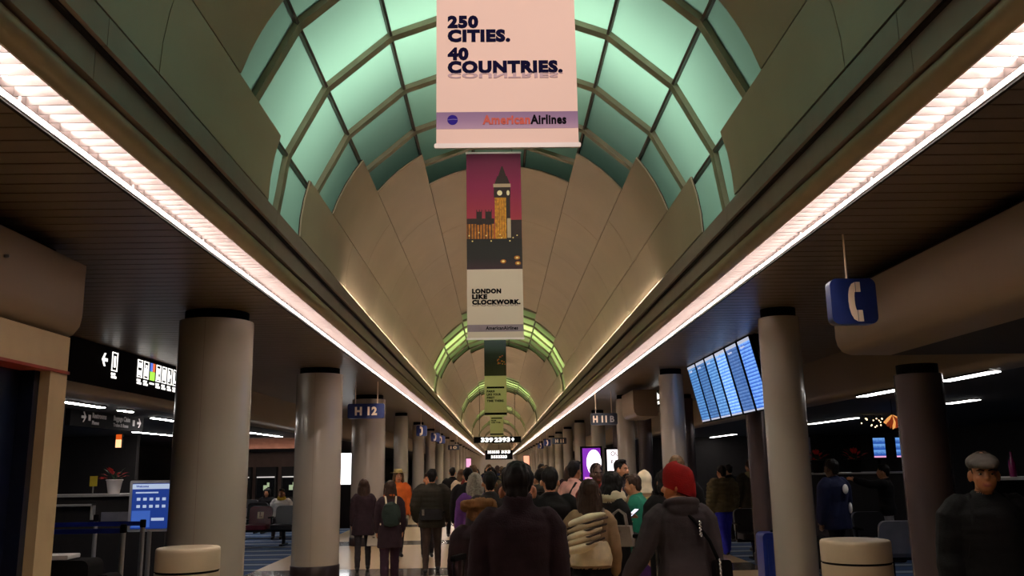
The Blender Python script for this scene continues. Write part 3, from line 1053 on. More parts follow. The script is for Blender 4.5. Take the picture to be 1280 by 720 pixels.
# ------------------------------------------------------------------ lounge ceiling lamps
for i, (x, y, L, dx) in enumerate(((-5.81, 12.4, 1.2, 0), (-5.83, 13.85, .45, 0), (-6.15, 16.6, 1.7, 0), (-8.72, 22.7, 2.8, 0), (-6.35, 24.4, 3.2, 0), (-6.35, 29.6, 2.0, 0),
                                  (5.35, 10.03, 1.12, 0), (5.33, 12.35, 1.4, 0), (7.64, 14.6, 1.0, 0), (7.95, 21.2, 3.0, 0), (8.0, 31.9, 3.4, 0), (8.0, 26.0, 2.0, 0))):
    sd = 'left' if x < 0 else 'right'
    m_d = m_lounge_left if x < 0 else m_lounge_tube
    t = thing('lounge_strip_lamp', 'thin white linear lamp under the dark %s lounge ceiling, %s from camera' % (sd, ORD[i if i < 6 else i - 6]), 'ceiling light', (x, y, 2.62), 0, 'linear lamps of the lounges')
    hw = .04 if x < 0 else .065
    MB().box(-hw - .015, hw + .015, -L / 2, L / 2, -.02, 0).build('housing', m_black, t)
    MB().box(-hw, hw, -L / 2 + .01, L / 2 - .01, -.03, -.02).build('diffuser', m_d, t)

# ------------------------------------------------------------------ litter bins


def bin_(x, y, r, h, label):
    t = thing('litter_bin', label, 'trash bin', (x, y, 0))
    MB().lathe([(r * .97, 0), (r * .97, .06), (r, .07), (r, h - .205)], 40).build('drum', m_bin, t, True)
    MB().lathe([(r * .975, h - .205), (r * .975, h - .185)], 40).build('dark_band', m_black, t, True)
    MB().lathe([(r, h - .185), (r, h - .03), (r * .985, h - .008), (r * .95, h), (r * .3, h - .004), (.02, h - .006)], 40).build('lid', m_bin, t, True)


bin_(-2.75, 7.95, .268, 1.03, 'round beige litter bin standing before the nearest wide left column')
bin_(3.19, 8.3, .308, .965, 'round beige litter bin standing beside the nearest slim right column')

# ------------------------------------------------------------------ seats


def bench(x, y, rz, label, seats, group='rows of gate seats'):
    t = thing('beam_seating', label, 'seat', (x, y, 0), rz, group)
    n = len(seats)
    L = n * .60
    MB().box(-L / 2, L / 2, -.03, .03, .30, .36).build('beam', m_blackgloss, t)
    for k in (0, n - 1):
        sx = -L / 2 + .3 + k * .6
        lg = MB().box(sx - .035, sx + .035, -.03, .03, .03, .32).box(sx - .04, sx + .04, -.27, .27, 0, .035)
        lg.build('leg', m_blackgloss, t)
    for k, m in enumerate(seats):
        cx = -L / 2 + .3 + k * .6
        b = MB().rbox(cx - .255, cx + .255, -.29, .22, .36, .46, .04, axis='z', n=4)
        b.build('seat_cushion', m, t, True)
        b = MB()
        pts = []
        b.rbox(cx - .255, cx + .255, .19, .25, .42, .86, .09, n=5)
        M = Matrix.Translation((0, .2, .42)) @ Matrix.Rotation(-.2, 4, 'X') @ Matrix.Translation((0, -.2, -.42))
        bk = b.move(M).build('backrest', m, t, True)
        rim = MB().rbox(cx - .265, cx + .265, .235, .262, .42, .872, .1, n=5).move(M)
        rim.build('shell_rim', m_seatgrey, t, True)
        if m is m_burg:
            q = MB().box(cx - .07, cx + .07, .178, .188, .58, .73, 0)
            q.box(cx - .02, cx + .0, .176, .178, .64, .71, 1).box(cx - .03, cx + .04, .176, .178, .61, .63, 1).box(cx - .022, cx + .004, .175, .178, .70, .72, 1)
            q.move(M).build('wheelchair_symbol', [m_ivory, m_burg], bk)
    for k in range(n + 1):
        ax = -L / 2 + k * .6
        MB().rbox(ax - .025, ax + .025, -.2, .2, .60, .63, .02, axis='z').box(ax - .012, ax + .012, .02, .05, .34, .60).build('armrest', m_blackgloss, t, True)
    return t


bench(-5.81, 20.6, 0, 'gate seats with two burgundy wheelchair places between wide left columns', [m_seatblack, m_burg, m_burg, m_seatblack])
bench(-6.2, 22.9, 0, 'row of black gate seats just behind the burgundy seats', [m_seatblack] * 5)
bench(-6.4, 25.0, 0, 'rear row of black gate seats before the lit display cases', [m_seatblack] * 5)
bench(-5.0, 23.6, 0, 'short row of dark gate seats below the white lightbox', [m_seatblack] * 2)
bench(5.0, 15.9, 0, 'black gate seats beside the people in puffer jackets on the right', [m_seatblack] * 3)
bench(6.0, 12.7, PI, 'grey-rimmed gate seats seen from behind past the right litter bin', [m_seatgrey] * 3)
bench(6.2, 10.6, PI, 'nearest right lounge seats beside the shaded second-row column', [m_seatgrey] * 2)
bench(5.3, 14.3, 0, 'dark gate seats in the middle of the right lounge', [m_seatblack] * 3)
bench(5.2, 20.6, 0, 'far row of dark gate seats in the right lounge', [m_seatblack] * 4)

# ------------------------------------------------------------------ left lounge: back wall, cases, counter, kiosk sign, barriers
wk = structure('wall_lounge')
MB().box(-9.7, -5.45, 28.0, 28.2, 0, 2.62).build('back_wall', m_wallbrown, wk)
MB().box(-13.8, -9.7, 24.0, 24.2, 0, 2.62).build('dark_side_wall', m_dark, wk)
MB().box(-9.7, -5.45, 27.70, 28.0, 2.20, 2.235).box(-9.7, -5.45, 27.68, 27.70, 2.20, 2.30).build('cove_shelf', m_dark, wk)
b = MB()
b.box(-9.6, -5.6, 27.80, 27.84, 2.24, 2.26).build('cove_tube', glow('pink_cove_tube', '#ffcfb8', 14.0), wk)
MB().box(5.4, 13.8, 34, 34.2, 0, 2.62).build('back_wall', m_dark, wk)
for i, x in enumerate((-7.98, -7.2, -6.42)):
    t = thing('display_case', 'dark wall case with a lit top edge, %s from left behind the gate seats' % ORD[i], 'cabinet', (x, 27.98, 0), 0, 'display cases on the lounge wall')
    MB().box(-.31, .31, -.25, 0, .0, 1.75).build('case', m_dark, t)
    MB().box(-.26, .26, -.262, -.25, .85, 1.42).build('window', m_blackgloss, t)
    MB().box(-.27, .27, -.28, -.25, 1.43, 1.46).build('lamp_edge', glow('case_lamp', '#d8d0cc', 1.0), t)
    MB().box(-.06, .06, -.27, -.262, 1.05, 1.2).box(.05, .12, -.27, -.262, 1.15, 1.28).build('lit_emblem', glow('dim_green_white', '#b8c8a0', .6), t)

t = thing('gate_counter', 'dark gate counter with a pale top edge in the left lounge', 'counter', (-6.5, 14.6, 0))
MB().box(-1.1, 1.2, -.25, .3, 0, 1.30).build('body', m_dark, t)
MB().box(-1.15, 1.25, -.32, .32, 1.30, 1.335).build('worktop', mat('counter_pale', '#a59f9a', .4), t)
MB().box(-.55, .1, -.36, -.25, 1.16, 1.19).box(.07, .1, -.36, -.25, .95, 1.19).build('front_shelf', mat('counter_pale', '#a59f9a', .4), t)
MB().box(.2, 1.1, -.27, -.25, .92, 1.06).build('front_panel', m_seatgrey, t)


def leaf_plant(name, label, loc, potm, flower, r=.2):
    t = thing(name, label, 'plant', loc)
    MB().lathe([(.085, 0), (.12, .2), (.135, .215), (.125, .225), (.10, .2), (.02, .19)], 20).build('pot', potm, t, True)
    b, g = MB(), MB()
    rr = random.Random(3)
    for k in range(26):
        a, e = rr.uniform(0, 2 * PI), rr.uniform(.1, 1.1)
        q = Vector((math.cos(a) * math.cos(e), math.sin(a) * math.cos(e), math.sin(e)))
        c0 = Vector((0, 0, .22)) + q * r * .6
        c1 = c0 + q * r * .75 + Vector((0, 0, -.03))
        sd = q.cross(Vector((0, 0, 1))).normalized() * .035
        md = (c0 + c1) / 2 + Vector((0, 0, .015))
        (b if k % 3 else g).add([c0, md + sd, c1, md - sd, md + Vector((0, 0, -.004))], [(0, 1, 4), (1, 2, 4), (2, 3, 4), (3, 0, 4)])
    b.build('red_leaves', flower, t)
    g.build('green_leaves', mat('dark_leaf', '#1c3a1a', .6), t)
    for k in range(5):
        a = 2 * PI * k / 5
        MB().tube([(0, 0, .19), (math.cos(a) * .05, math.sin(a) * .05, .30)], .006, 6).build('stem', mat('dark_leaf', '#1c3a1a', .6), t)


m_pred = mat('poinsettia_red', '#dc2f2a', .6)
leaf_plant('potted_poinsettia', 'red poinsettia in a white pot on the dark left counter', (-6.2, 14.5, 1.335), m_white, m_pred)
t = thing('counter_note', 'small yellow notice standing on the left counter beside poinsettia', 'notice', (-6.6, 14.65, 1.335))
MB().box(-.06, .06, -.004, .004, .12, .28).build('card', mat('note_yellow', '#b8a226', .6), t)
MB().box(-.01, .01, -.004, .004, 0, .12).build('stem', m_steel, t)
t = thing('exit_lamp', 'small lit orange and white sign lamp hanging in the dark left lounge', 'lamp', (-6.8, 16.0, 2.12))
MB().box(-.055, .055, -.03, .03, -.03, .22).build('casing', m_black, t)
MB().box(-.05, .05, -.036, -.03, -.02, .12).build('lit_face', glow('lamp_orange', '#ffc08a', 1.6), t)
MB().box(-.05, .05, -.036, -.03, .12, .21).build('red_face', glow('lamp_red', '#d8581c', 1.0), t)
MB().tube([(0, 0, .22), (0, 0, .51)], .008, 6).build('rod', m_mull, t)
t = thing('counter_screen', 'dark tall partition behind the left counter', 'partition', (-7.6, 16.0, 0))
MB().box(-.7, .7, -.1, .1, 0, 1.28).build('panel', m_dark, t)
MB().box(-.7, .7, -.12, .12, 1.25, 1.28).build('ledge', m_seatgrey, t)

t = thing('poster_stand', 'blue poster in a silver frame on a post by the left column', 'sign', (-5.02, 13.0, 0))
MB().lathe([(.2, 0), (.2, .02), (.03, .035), (.03, .85)], 24).build('stand', m_steel, t, True)
MB().rbox(-.31, .31, -.02, .02, .84, 1.55, .02).build('frame', mat('frame_silver', '#b8b6b8', .4), t, True)
m_poster = glow('poster_blue', '#2b4fb4', .42)
m_posterlt = glow('poster_pale', '#cfe0ff', .6)
p_ = MB().box(-.27, .27, -.024, -.02, .88, 1.51).build('poster_sheet', m_poster, t)
MB().box(-.27, .27, -.027, -.024, 1.43, 1.50).build('header_strip', m_posterlt, p_)
b = MB()
for r_i in range(2):
    for k in range(5):
        x = -.2 + k * .09
        b.box(x, x + .05, -.027, -.024, 1.27 - r_i * .1, 1.31 - r_i * .1)
b.box(-.22, .1, -.027, -.024, 1.37, 1.39).box(.02, .2, -.027, -.024, .99, 1.03)
b.build('printed_icons', m_posterlt, p_)['kind'] = 'stuff'
MB().box(-.26, .0, -.026, -.024, .9, 1.13).build('printed_block', glow('poster_mid', '#4872d2', .6), p_)
put('lettering', fit_text('Welcome', .03, .18, m_poster, .001), p_, (-.22, -.029, 1.455))

m_belt = mat('belt_navy', '#2438a8', .7)


def stanchion(x, y, label):
    t = thing('queue_post', label, 'barrier post', (x, y, 0), 0, 'queue barrier posts')
    MB().lathe([(.16, 0), (.16, .015), (.05, .03), (.03, .06), (.03, .96)], 20).build('post', m_steel, t, True)
    MB().lathe([(.035, .96), (.038, .97), (.038, 1.05), (.03, 1.06)], 20).build('belt_head', m_black, t, True)
    return t


def belt(x0, x1, y, z, label):
    t = thing('barrier_belt', label, 'barrier belt', ((x0 + x1) / 2, y, z))
    hw = abs(x1 - x0) / 2
    MB().box(-hw, hw, -.003, .003, -.028, .028).build('webbing', m_belt, t)
    put('lettering', fit_text('American', .022, .12, m_dimtext, .001), t, (hw * .1, -.006, -.008))
    put('lettering', fit_text('American', .022, .12, m_dimtext, .001), t, (-hw * .8, -.006, -.008))


stanchion(-4.73, 12.0, 'steel queue post directly in front of the blue poster stand')
stanchion(-4.57, 11.0, 'steel queue post beside the poster stand, nearer the camera')
stanchion(-6.05, 13.6, 'steel queue post in front of the dark gate counter')
belt(-7.6, -4.77, 12.0, 1.01, 'upper navy barrier belt running left from the farther queue post')
belt(-7.3, -4.61, 11.0, .985, 'lower navy barrier belt running left from the nearer queue post')

# right lounge: counter, plants, monitors, ornament, bulbs, bar
t = thing('gate_counter', 'dark right lounge counter holding two red poinsettias', 'counter', (6.3, 17.0, 0))
MB().box(-1.0, 1.9, -.25, .3, 0, 1.42).build('body', m_dark, t)
MB().box(-1.05, 1.95, -.3, .32, 1.42, 1.45).build('worktop', mat('counter_pale', '#a59f9a', .4), t)
leaf_plant('potted_poinsettia', 'red poinsettia in a dark pot, left one on the right lounge counter', (6.0, 16.95, 1.45), m_black, m_pred, .22)
leaf_plant('potted_poinsettia', 'red poinsettia in a dark pot, right one on the right lounge counter', (6.72, 16.95, 1.45), m_black, m_pred, .24)
m_mon = screen_mat('gate_monitor', '#2c58b0', '#6fa6ec', .9, 3.0)
for i, (x, y) in enumerate(((7.66, 18.0), (8.12, 18.0))):
    t = thing('gate_monitor', ('blue gate monitor left of the shaded column' if i == 0 else 'blue gate monitor half hidden by the shaded column'), 'monitor', (x, y, 1.92))
    MB().box(-.15, .15, .0, .06, -.24, .22).build('casing', m_black, t)
    MB().box(-.12, .12, -.006, .0, -.17, .19).build('display', m_mon, t)
    MB().box(-.12, .12, -.006, .0, -.2, -.17).build('pink_strip', m_pink, t)
    MB().box(-.02, .02, .06, .1, -1.92, .2).build('stand', m_black, t)
t = thing('wall_poster', 'dim framed blue poster in the right lounge', 'poster', (6.75, 20.0, 1.9))
MB().box(-.22, .22, .0, .04, -.3, .3).build('frame', m_seatgrey, t)
MB().box(-.18, .18, -.006, .0, -.25, .25).build('sheet', m_navy, t)
MB().box(-.05, .05, .0, .06, -1.9, -.3).build('stand', m_black, t)
t = thing('ribbon_ornament', 'orange and gold ribbon ornament hanging in the right lounge', 'ornament', (6.20, 14.0, 2.27))
m_orn = glow('ornament_orange_glow', '#b8461c', .35)  # emission makes the ribbons look lit, though they are no lamps
m_ornl = glow('ornament_gold_glow', '#ffb060', .8)
for k in range(7):
    a = -.9 + k * .3
    dx, dz = math.sin(a) * .16, -math.cos(a) * .16
    MB().tube([(dx * .1, 0, .1 + dz * .1), (dx * .7, -.04, .1 + dz * .7), (dx * 1.1, -.02, .1 + dz * 1.2), (dx * .8, .02, .1 + dz * 1.35)], [.012, .028, .022, .008], 8).build('ribbon_loop', m_orn if k % 3 else m_ornl, t, True)
MB().tube([(0, 0, .1), (0, 0, .35)], .005, 6).build('cord', m_black, t)
t = thing('bulb_cluster', 'cluster of tiny warm bulbs hanging in the dark right lounge', 'light', (8.0, 19.0, 2.62))
rr = random.Random(5)
for k in range(15):
    x, z = rr.uniform(-.22, .2), rr.uniform(-.26, -.06)
    bb = MB().ell((x, rr.uniform(-.1, .1), z), (.014, .014, .014), n=8).build('bulb', glow('bulb_warm', '#ffdca8', 4.0), t)
    MB().tube([(x, 0, z + .014), (x, 0, 0)], .002, 4, caps=False).build('wire', m_black, bb)
t = thing('bar_counter', 'dark bar counter with a white edge behind the man in flat cap', 'counter', (8.4, 13.2, 0))
MB().box(-1.3, 1.5, -.3, .3, 0, 1.36).build('body', m_black, t)
MB().box(-1.35, 1.5, -.36, .3, 1.36, 1.40).build('worktop', m_white, t)
t = thing('bottle', 'magenta bottle standing on the bar counter at far right', 'bottle', (7.5, 13.1, 1.40))
MB().lathe([(.045, 0), (.05, .02), (.05, .2), (.02, .28), (.018, .36)], 16).build('glass_body', mat('magenta_glass', '#7a1650', .2), t, True)
MB().lathe([(.02, .36), (.02, .38)], 12).build('stopper', m_black, t)

# ------------------------------------------------------------------ people
m_skin = mat('skin_light', '#b9805c', 0.5, var=0.06, scale=20)
m_skintan = mat('skin_tan', '#96603e', 0.5, var=0.06, scale=20)
m_skindark = mat('skin_dark', '#4e3122', 0.5, var=0.06, scale=20)
m_lip = mat('lips', '#8a4a40', 0.5)
m_eye = mat('eye_white', '#a89c90', 0.3, var=0.02)
m_iris = mat('iris_dark', '#1c120c', 0.2)
m_hblack = mat('hair_black', '#120d0c', 0.6, var=0.3, scale=50, spec=0.2)
m_hbrown = mat('hair_brown', '#34231a', 0.6, var=0.3, scale=50, spec=0.2)
m_hlight = mat('hair_light_brown', '#5d4630', 0.6, var=0.3, scale=50, spec=0.2)
m_hgrey = mat('hair_grey', '#8b8478', 0.6, var=0.35, scale=50, spec=0.2)


def cloth(name, col, rough=0.85):
    return mat(name, col, rough, var=0.18, scale=9, bump=0.25, bscale=120, spec=0.2)


k_black = cloth('cloth_black', '#120f11')
k_jet = cloth('cloth_jet', '#0a090a')
k_plum = cloth('cloth_dark_plum', '#2b1c22')
k_char = cloth('cloth_charcoal', '#2f2a2c')
k_greyp = cloth('cloth_grey_plum', '#383033')
k_olive = cloth('cloth_olive', '#574d35')
k_dolive = cloth('cloth_dark_olive', '#2c281f')
k_brown = cloth('cloth_brown', '#40322b')
k_tan = cloth('cloth_tan', '#8e7358')
k_cream = cloth('cloth_cream', '#ead9ba')
k_blue = cloth('cloth_bright_blue', '#2f31b4')
k_navy = cloth('cloth_navy', '#171c38')
k_purple = cloth('cloth_purple', '#5d3479')
k_teal = cloth('cloth_teal', '#1f6e58')
k_pink = cloth('cloth_pink', '#e8b3a8')
k_orange = cloth('cloth_orange', '#b5561e')
k_red = cloth('knit_red', '#820d0b')
k_dred = cloth('cloth_dark_red', '#6c1f1a')
k_white = cloth('cloth_white', '#e6dfda')
k_yellow = cloth('cloth_yellow', '#b8992a')
k_khaki = cloth('cloth_khaki', '#8f7d4c')
k_jean = cloth('cloth_jeans', '#55627a')
k_greyj = cloth('cloth_grey_trousers', '#7c7a7e')
k_grey = cloth('cloth_grey', '#57524e')
k_shoe = mat('shoe_black', '#0f0d0d', 0.45)
k_fur = cloth('fur_brown', '#7a5636')


def remesh(b, voxel, name, mats, wr=0.0, puff=0.0, strands=0.0, cloth_tags=(1, 2, 4)):
    """Joins the shapes of b into ONE continuous smooth surface, keeping each region's material."""
    src = b.mesh('source', mats)
    o = bpy.data.objects.new('source', src)
    C.objects.link(o)
    md = o.modifiers.new('r', 'REMESH')
    md.mode = 'VOXEL'
    md.voxel_size = voxel
    sm = o.modifiers.new('s', 'SMOOTH')
    sm.factor = 0.5
    sm.iterations = 2
    dg = bpy.context.evaluated_depsgraph_get()
    me = bpy.data.meshes.new_from_object(o.evaluated_get(dg))
    bpy.data.objects.remove(o)
    me.name = name
    me.materials.clear()
    for m in mats:
        me.materials.append(m)
    bvh = BVHTree.FromPolygons([Vector(v) for v in b.v], b.f)
    tags = []
    nz = noise.noise
    co = []
    for v in me.vertices:
        hit = bvh.find_nearest(v.co)
        t = b.m[hit[2]] if hit[2] is not None else 0
        tags.append(t)
        p = v.co
        d = 0.0
        if wr and t in cloth_tags:
            d += wr * (nz(p * 11) + .6 * nz(Vector((p.x * 9, p.y * 9, p.z * 26))))
        if puff and t == 1:
            d += puff * (abs(math.sin(p.z * PI / .085)) - .5)
        if strands:
            d += strands * nz(Vector((p.x * 55, p.y * 55, p.z * 8)))
        co.append(p + v.normal * d if d else p.copy())
    for v, c_ in zip(me.vertices, co):
        v.co = c_
    for p in me.polygons:
        p.material_index = tags[p.vertices[0]]
        p.use_smooth = True
    me.update()
    return me


HC = Vector((0, .018, 1.62))


def hand(U, wrist, d, nrm, thumb, curl=.5):
    d = d.normalized()
    nrm = (nrm - d * nrm.dot(d)).normalized()
    wv = d.cross(nrm).normalized()
    if wv.dot(thumb) < 0:
        wv = -wv
    M = Matrix((wv, d, nrm)).transposed()
    U.ell(wrist + d * .05, (.041, .056, .018), 0, 12, M)
    for i, ln in enumerate((.066, .075, .07, .054)):
        b0 = wrist + d * .088 + wv * (.030 - .0205 * i)
        d1 = (d + nrm * curl * .6).normalized()
        d2 = (d * (1 - curl * .5) + nrm * curl * 1.3).normalized()
        p1 = b0 + d1 * ln * .5
        U.tube([b0 - d * .02, b0, p1, p1 + d2 * ln * .5], [.0088, .0092, .0085, .0075], 8, 0)
    t0 = wrist + d * .03 + wv * .03
    t1 = t0 + (d * .55 + wv * .75 + nrm * .25).normalized() * .038
    U.tube([t0, t1, t1 + (d * .85 + wv * .25 + nrm * .3).normalized() * .03], [.0115, .0105, .009], 8, 0)


def person(label, x, y, H, rz=0.0, top=None, legs=None, skin=None, shoes=None, hair=('short', None), hat=None, arms=None,
           stride=0.10, hem=.84, flare=0.0, bulk=.014, female=False, puff=0.0, scarf=None, scarf_r=1.0, collar=True, hoodd=None, turn=0, tilt=0, lean=0, high=0.0, hs=1.05, hd=0.0,
           seated=False, voxel=.011, face=False, group=None, z0=0.0, curl=.5, wide_legs=0.0, loc_only=False):
    top, legs, skin, shoes = top or k_black, legs or k_black, skin or m_skin, shoes or k_shoe
    U = MB()
    t = bulk
    f = 1 if female else 0
    rings = [(0, 0, .84, .166 + t, .118 + t), (0, -.004, .95, .172 + t - .004 * f, .122 + t), (0, 0, 1.06, .152 + t - .016 * f, .108 + t),
             (0, .004, 1.16, .153 + t - .012 * f, .108 + t), (0, .004, 1.28, .176 + t - .012 * f, .118 + t), (0, 0, 1.37, .186 + t - .016 * f, .112 + t),
             (0, -.006, 1.425, .168 + t * .8 - .014 * f, .092 + t * .6), (0, -.01, 1.465, .112 + t * .5, .074 + t * .4), (0, -.01, 1.50, .066, .062)]
    if hem > .84:
        U.loft(rings[1:] if hem > .9 else rings, 24, 1, 2.3)
        U.loft([(0, 0, .82, .15, .112), (0, 0, .9, .165, .12), (0, 0, 1.02, .15, .108)], 20, 2, 2.2)
    else:
        U.loft(rings, 24, 1, 2.3)
    if hem < .84:
        U.loft([(0, -.005, hem, .18 + t + flare, .14 + t + flare), (0, -.005, .9, .176 + t + flare * .3, .128 + t + flare * .3), (0, 0, 1.08, .15 + t, .106 + t)], 24, 1, 2.2)
    # neck and head
    U.tube([(0, -.012, 1.46), (0, -.004, 1.545), (0, .008, 1.60)], [.058, .053, .055], 14, 0)
    if collar:
        pts = [(.07 * math.sin(a), -.008 + .066 * math.cos(a), 1.487 + .014 * -math.cos(a)) for a in [2 * PI * k / 16 for k in range(17)]]
        U.tube(pts, .02, 8, 1, caps=False)
        if high:
            U.loft([(0, -.014, 1.45, .098, .088), (0, -.016, 1.49, .084, .080), (0, -.020, 1.49 + high, .078, .070), (0, -.020, 1.497 + high, .070, .062)], 20, 1)
    if scarf:
        for dz, r_, rr_ in ((0, .088 + .03 * (scarf_r - 1), .036 * scarf_r), (.035, .082 + .03 * (scarf_r - 1), .03 * scarf_r)):
            pts = [(r_ * math.sin(a), .004 + r_ * math.cos(a), 1.492 + dz - .012 * math.cos(a)) for a in [2 * PI * k / 18 for k in range(19)]]
            U.tube(pts, rr_, 9, 4, caps=False)
    if hoodd:
        U.ell((0, -.10, 1.45), (.125, .06, .085), 4, 16)
        pts = [(.115 * math.sin(a), -.065 + .075 * math.cos(a), 1.485 - .02 * math.cos(a)) for a in [PI / 2 + PI * k / 10 for k in range(11)]]
        U.tube(pts, .032, 8, 4)
    MH = Matrix.Translation(HC + Vector((0, .01 if hd else 0, -hd))) @ Matrix.Rotation(math.radians(turn), 4, 'Z') @ Matrix.Rotation(-math.radians(tilt), 4, 'X') @ Matrix.Scale(hs, 4)
    Hd = MB()
    Hd.ell((0, -.012, .035), (.0755, .096, .097), 0, 20)
    Hd.ell((0, .028, -.028), (.064, .074, .09), 0, 20)
    Hd.ell((0, .042, -.082), (.043, .046, .036), 0, 14)
    Hd.ell((0, .082, .022), (.05, .018, .012), 0, 12)
    Hd.tube([(0, .094, .008), (0, .110, -.024)], [.0085, .0145], 10, 0)
    for sx in (-1, 1):
        Hd.ell((sx * (.079 if face else .086), -.004, -.018), (.012, .021, .034), 0, 12, Matrix.Rotation(sx * .45, 3, 'Z'))
        Hd.ell((sx * .038, .068, -.03), (.022, .022, .02), 0, 10)
    Hd.ell((0, .092, -.066), (.024, .014, .0075), 5, 10)
    Hd.move(MH)
    U.add(Hd.v, Hd.f, 0)
    U.m[-len(Hd.m):] = Hd.m
    # arms
    arms = arms or [((.16, .02, -1), (.03, .22, -1)), ((.16, .02, -1), (.03, .22, -1))]
    wrists = []
    for (ua, fa), sx in zip(arms, (1, -1)):
        ua, fa = Vector((ua[0] * sx, ua[1], ua[2])).normalized(), Vector((fa[0] * sx, fa[1], fa[2])).normalized()
        sh = Vector((sx * (.172 - .014 * f + t * .6), -.004, 1.405))
        el = sh + ua * .285
        wr_ = el + fa * .235
        U.tube([sh - Vector((sx * .03, 0, -.004)), sh + ua * .06, sh + ua * .17, el, el + fa * .09, wr_], [.058 + t * .8, .059 + t, .052 + t, .043 + t, .044 + t, .034 + t * .8], 14, 1)
        U.tube([wr_ - fa * .03, wr_ + fa * .03], [.026, .026], 10, 0)
        inward = Vector((-sx, 0, 0)) if abs(fa.x) < .75 else Vector((0, -1, 0))
        if fa.z > -.3 and abs(fa.x) < .75:
            inward = Vector((-sx * .6, 0, -.5))
        hand(U, wr_ + fa * .015, fa, inward, Vector((0, 1, .25)), curl)
        wrists.append(wr_ + fa * .08)
    drop = -.43 if seated else 0
    MU = Matrix.Translation((0, 0, .92 + drop)) @ Matrix.Rotation(-math.radians(lean), 4, 'X') @ Matrix.Translation((0, 0, -.92))
    U.move(MU)
    wl = wide_legs
    for sx in (1, -1):
        if seated:
            hp, kn, an = Vector((sx * .09, 0, .49)), Vector((sx * .11, .42, .50)), Vector((sx * .11, .43, .09))
        else:
            s_ = stride * sx
            hp = Vector((sx * .09, 0, .90))
            kn = Vector((sx * .097, s_ * .75 + .03, .49))
            an = Vector((sx * .10, s_ * 1.5 - (.03 if s_ < 0 else 0), .09 + (.05 if s_ < -.12 else 0)))
        U.tube([hp, hp.lerp(kn, .4), kn, kn.lerp(an, .35), an], [.096 + wl * .5, .088 + wl, .064 + wl, .062 + wl, .05 + wl * 1.2], 14, 2)
        U.tube([an + Vector((0, -.035, -.04)), an + Vector((0, .06, -.045)), an + Vector((0, .165, -.058))], [.045, .043, .034], 10, 3)
    M_extra = scarf or hoodd or top
    wr_amp = .005
    mats = [skin, top, legs, shoes, M_extra, m_lip]
    me = remesh(U, voxel, 'person', mats, wr_amp, puff)
    hat_top = {None: 1.765, 'beanie': 1.80, 'cap': 1.79, 'hood': 1.80, 'straw': 1.79}[hat[0] if hat else None]
    sc = H / (hat_top + drop - hd)
    o = put('person', me, None, (x, y, z0), math.radians(rz))
    o.scale = (sc, sc, sc)
    tag(o, label, 'person', group)
    MHU = MU @ MH
    kind, hm = hair
    hm = hm or m_hblack
    vh = max(voxel, .009)
    if kind:
        hb = MB()
        if kind == 'short':
            hb.ell((0, -.024, .046), (.082, .1, .097), 0, 20).ell((0, -.066, -.026), (.06, .042, .062), 0, 14).ell((.02, .04, .11), (.05, .05, .03), 0, 12)
        elif kind == 'nape':
            hb.ell((0, -.058, -.02), (.06, .045, .05), 0, 14)
        elif kind == 'buzz':
            hb.ell((0, -.02, .04), (.08, .096, .097), 0, 20).ell((0, -.062, -.02), (.056, .042, .055), 0, 14)
        else:
            ln = {'long': .40, 'mid': .26, 'bob': .15}[kind]
            hb.ell((0, -.024, .036), (.092, .108, .104), 0, 20)
            hb.loft([(0, -.075, -ln, .07, .028), (0, -.075, -ln * .75, .10, .05), (0, -.055, -ln * .35, .108, .07), (0, -.035, -.02, .098, .085), (0, -.02, .05, .08, .09)], 20)
            for sx in (-1, 1):
                hb.tube([(sx * .062, .045, .085), (sx * .088, .02, .0), (sx * .092, .005, -.10), (sx * .085, -.01, -ln * .8)], [.02, .026, .03, .02], 10)
        hb.move(MHU)
        put('hair', remesh(hb, vh, 'hair', [hm], 0, 0, .010, ()), o)
    if hat:
        hk, hmat = hat
        hb = MB()
        if hk == 'beanie':
            prof = [(.090, -.035), (.104, -.03), (.108, -.0), (.109, .03), (.108, .06), (.105, .095), (.096, .128), (.074, .158), (.04, .176), (.004, .182)]
            n = 48
            vs, fs = [], []
            for i, (r, z) in enumerate(prof):
                for k in range(n):
                    a = 2 * PI * k / n
                    q = r * (1 + (.022 if k % 2 else -.012) * (1 if i < 8 else .3))
                    vs.append((q * .9 * math.cos(a), -.014 + q * 1.06 * math.sin(a), z + (.045 * math.sin(a) if i < 3 else .015 * math.sin(a)) - .012))
            for i in range(len(prof) - 1):
                for k in range(n):
                    fs.append((i * n + k, i * n + (k + 1) % n, (i + 1) * n + (k + 1) % n, (i + 1) * n + k))
            fs += [tuple(range(n - 1, -1, -1)), tuple((len(prof) - 1) * n + k for k in range(n))]
            hb.add(vs, fs)
            hb.move(MHU)
            put('beanie', hb.mesh('beanie', hmat, True), o)
        elif hk == 'cap':
            hb.ell((0, -.008, .066), (.096, .116, .06), 0, 20).ell((0, .06, .062), (.085, .07, .038), 0, 16)
            hb.tube([(-.06, .095, .052), (-.03, .135, .045), (.03, .135, .045), (.06, .095, .052)], [.014, .018, .018, .014], 8)
            hb.ell((0, .105, .05), (.066, .045, .012), 0, 14)
            hb.move(MHU)
            put('flat_cap', remesh(hb, .009, 'flat_cap', [hmat], .003, 0, 0, (0,)), o)
        elif hk == 'hood':
            hb.ell((0, -.03, .03), (.112, .12, .13), 0, 20).ell((0, -.06, .08), (.06, .08, .09), 0, 14)
            hb.loft([(0, -.05, -.16, .13, .09), (0, -.04, -.08, .105, .095), (0, -.03, .0, .105, .11)], 20)
            hb.move(MHU)
            put('hood', remesh(hb, .011, 'hood', [hmat], .004, 0, 0, (0,)), o)
        elif hk == 'straw':
            hb.lathe([(.15, .062), (.152, .068), (.088, .075), (.085, .12), (.06, .14), (.004, .142)], 24).move(MHU)
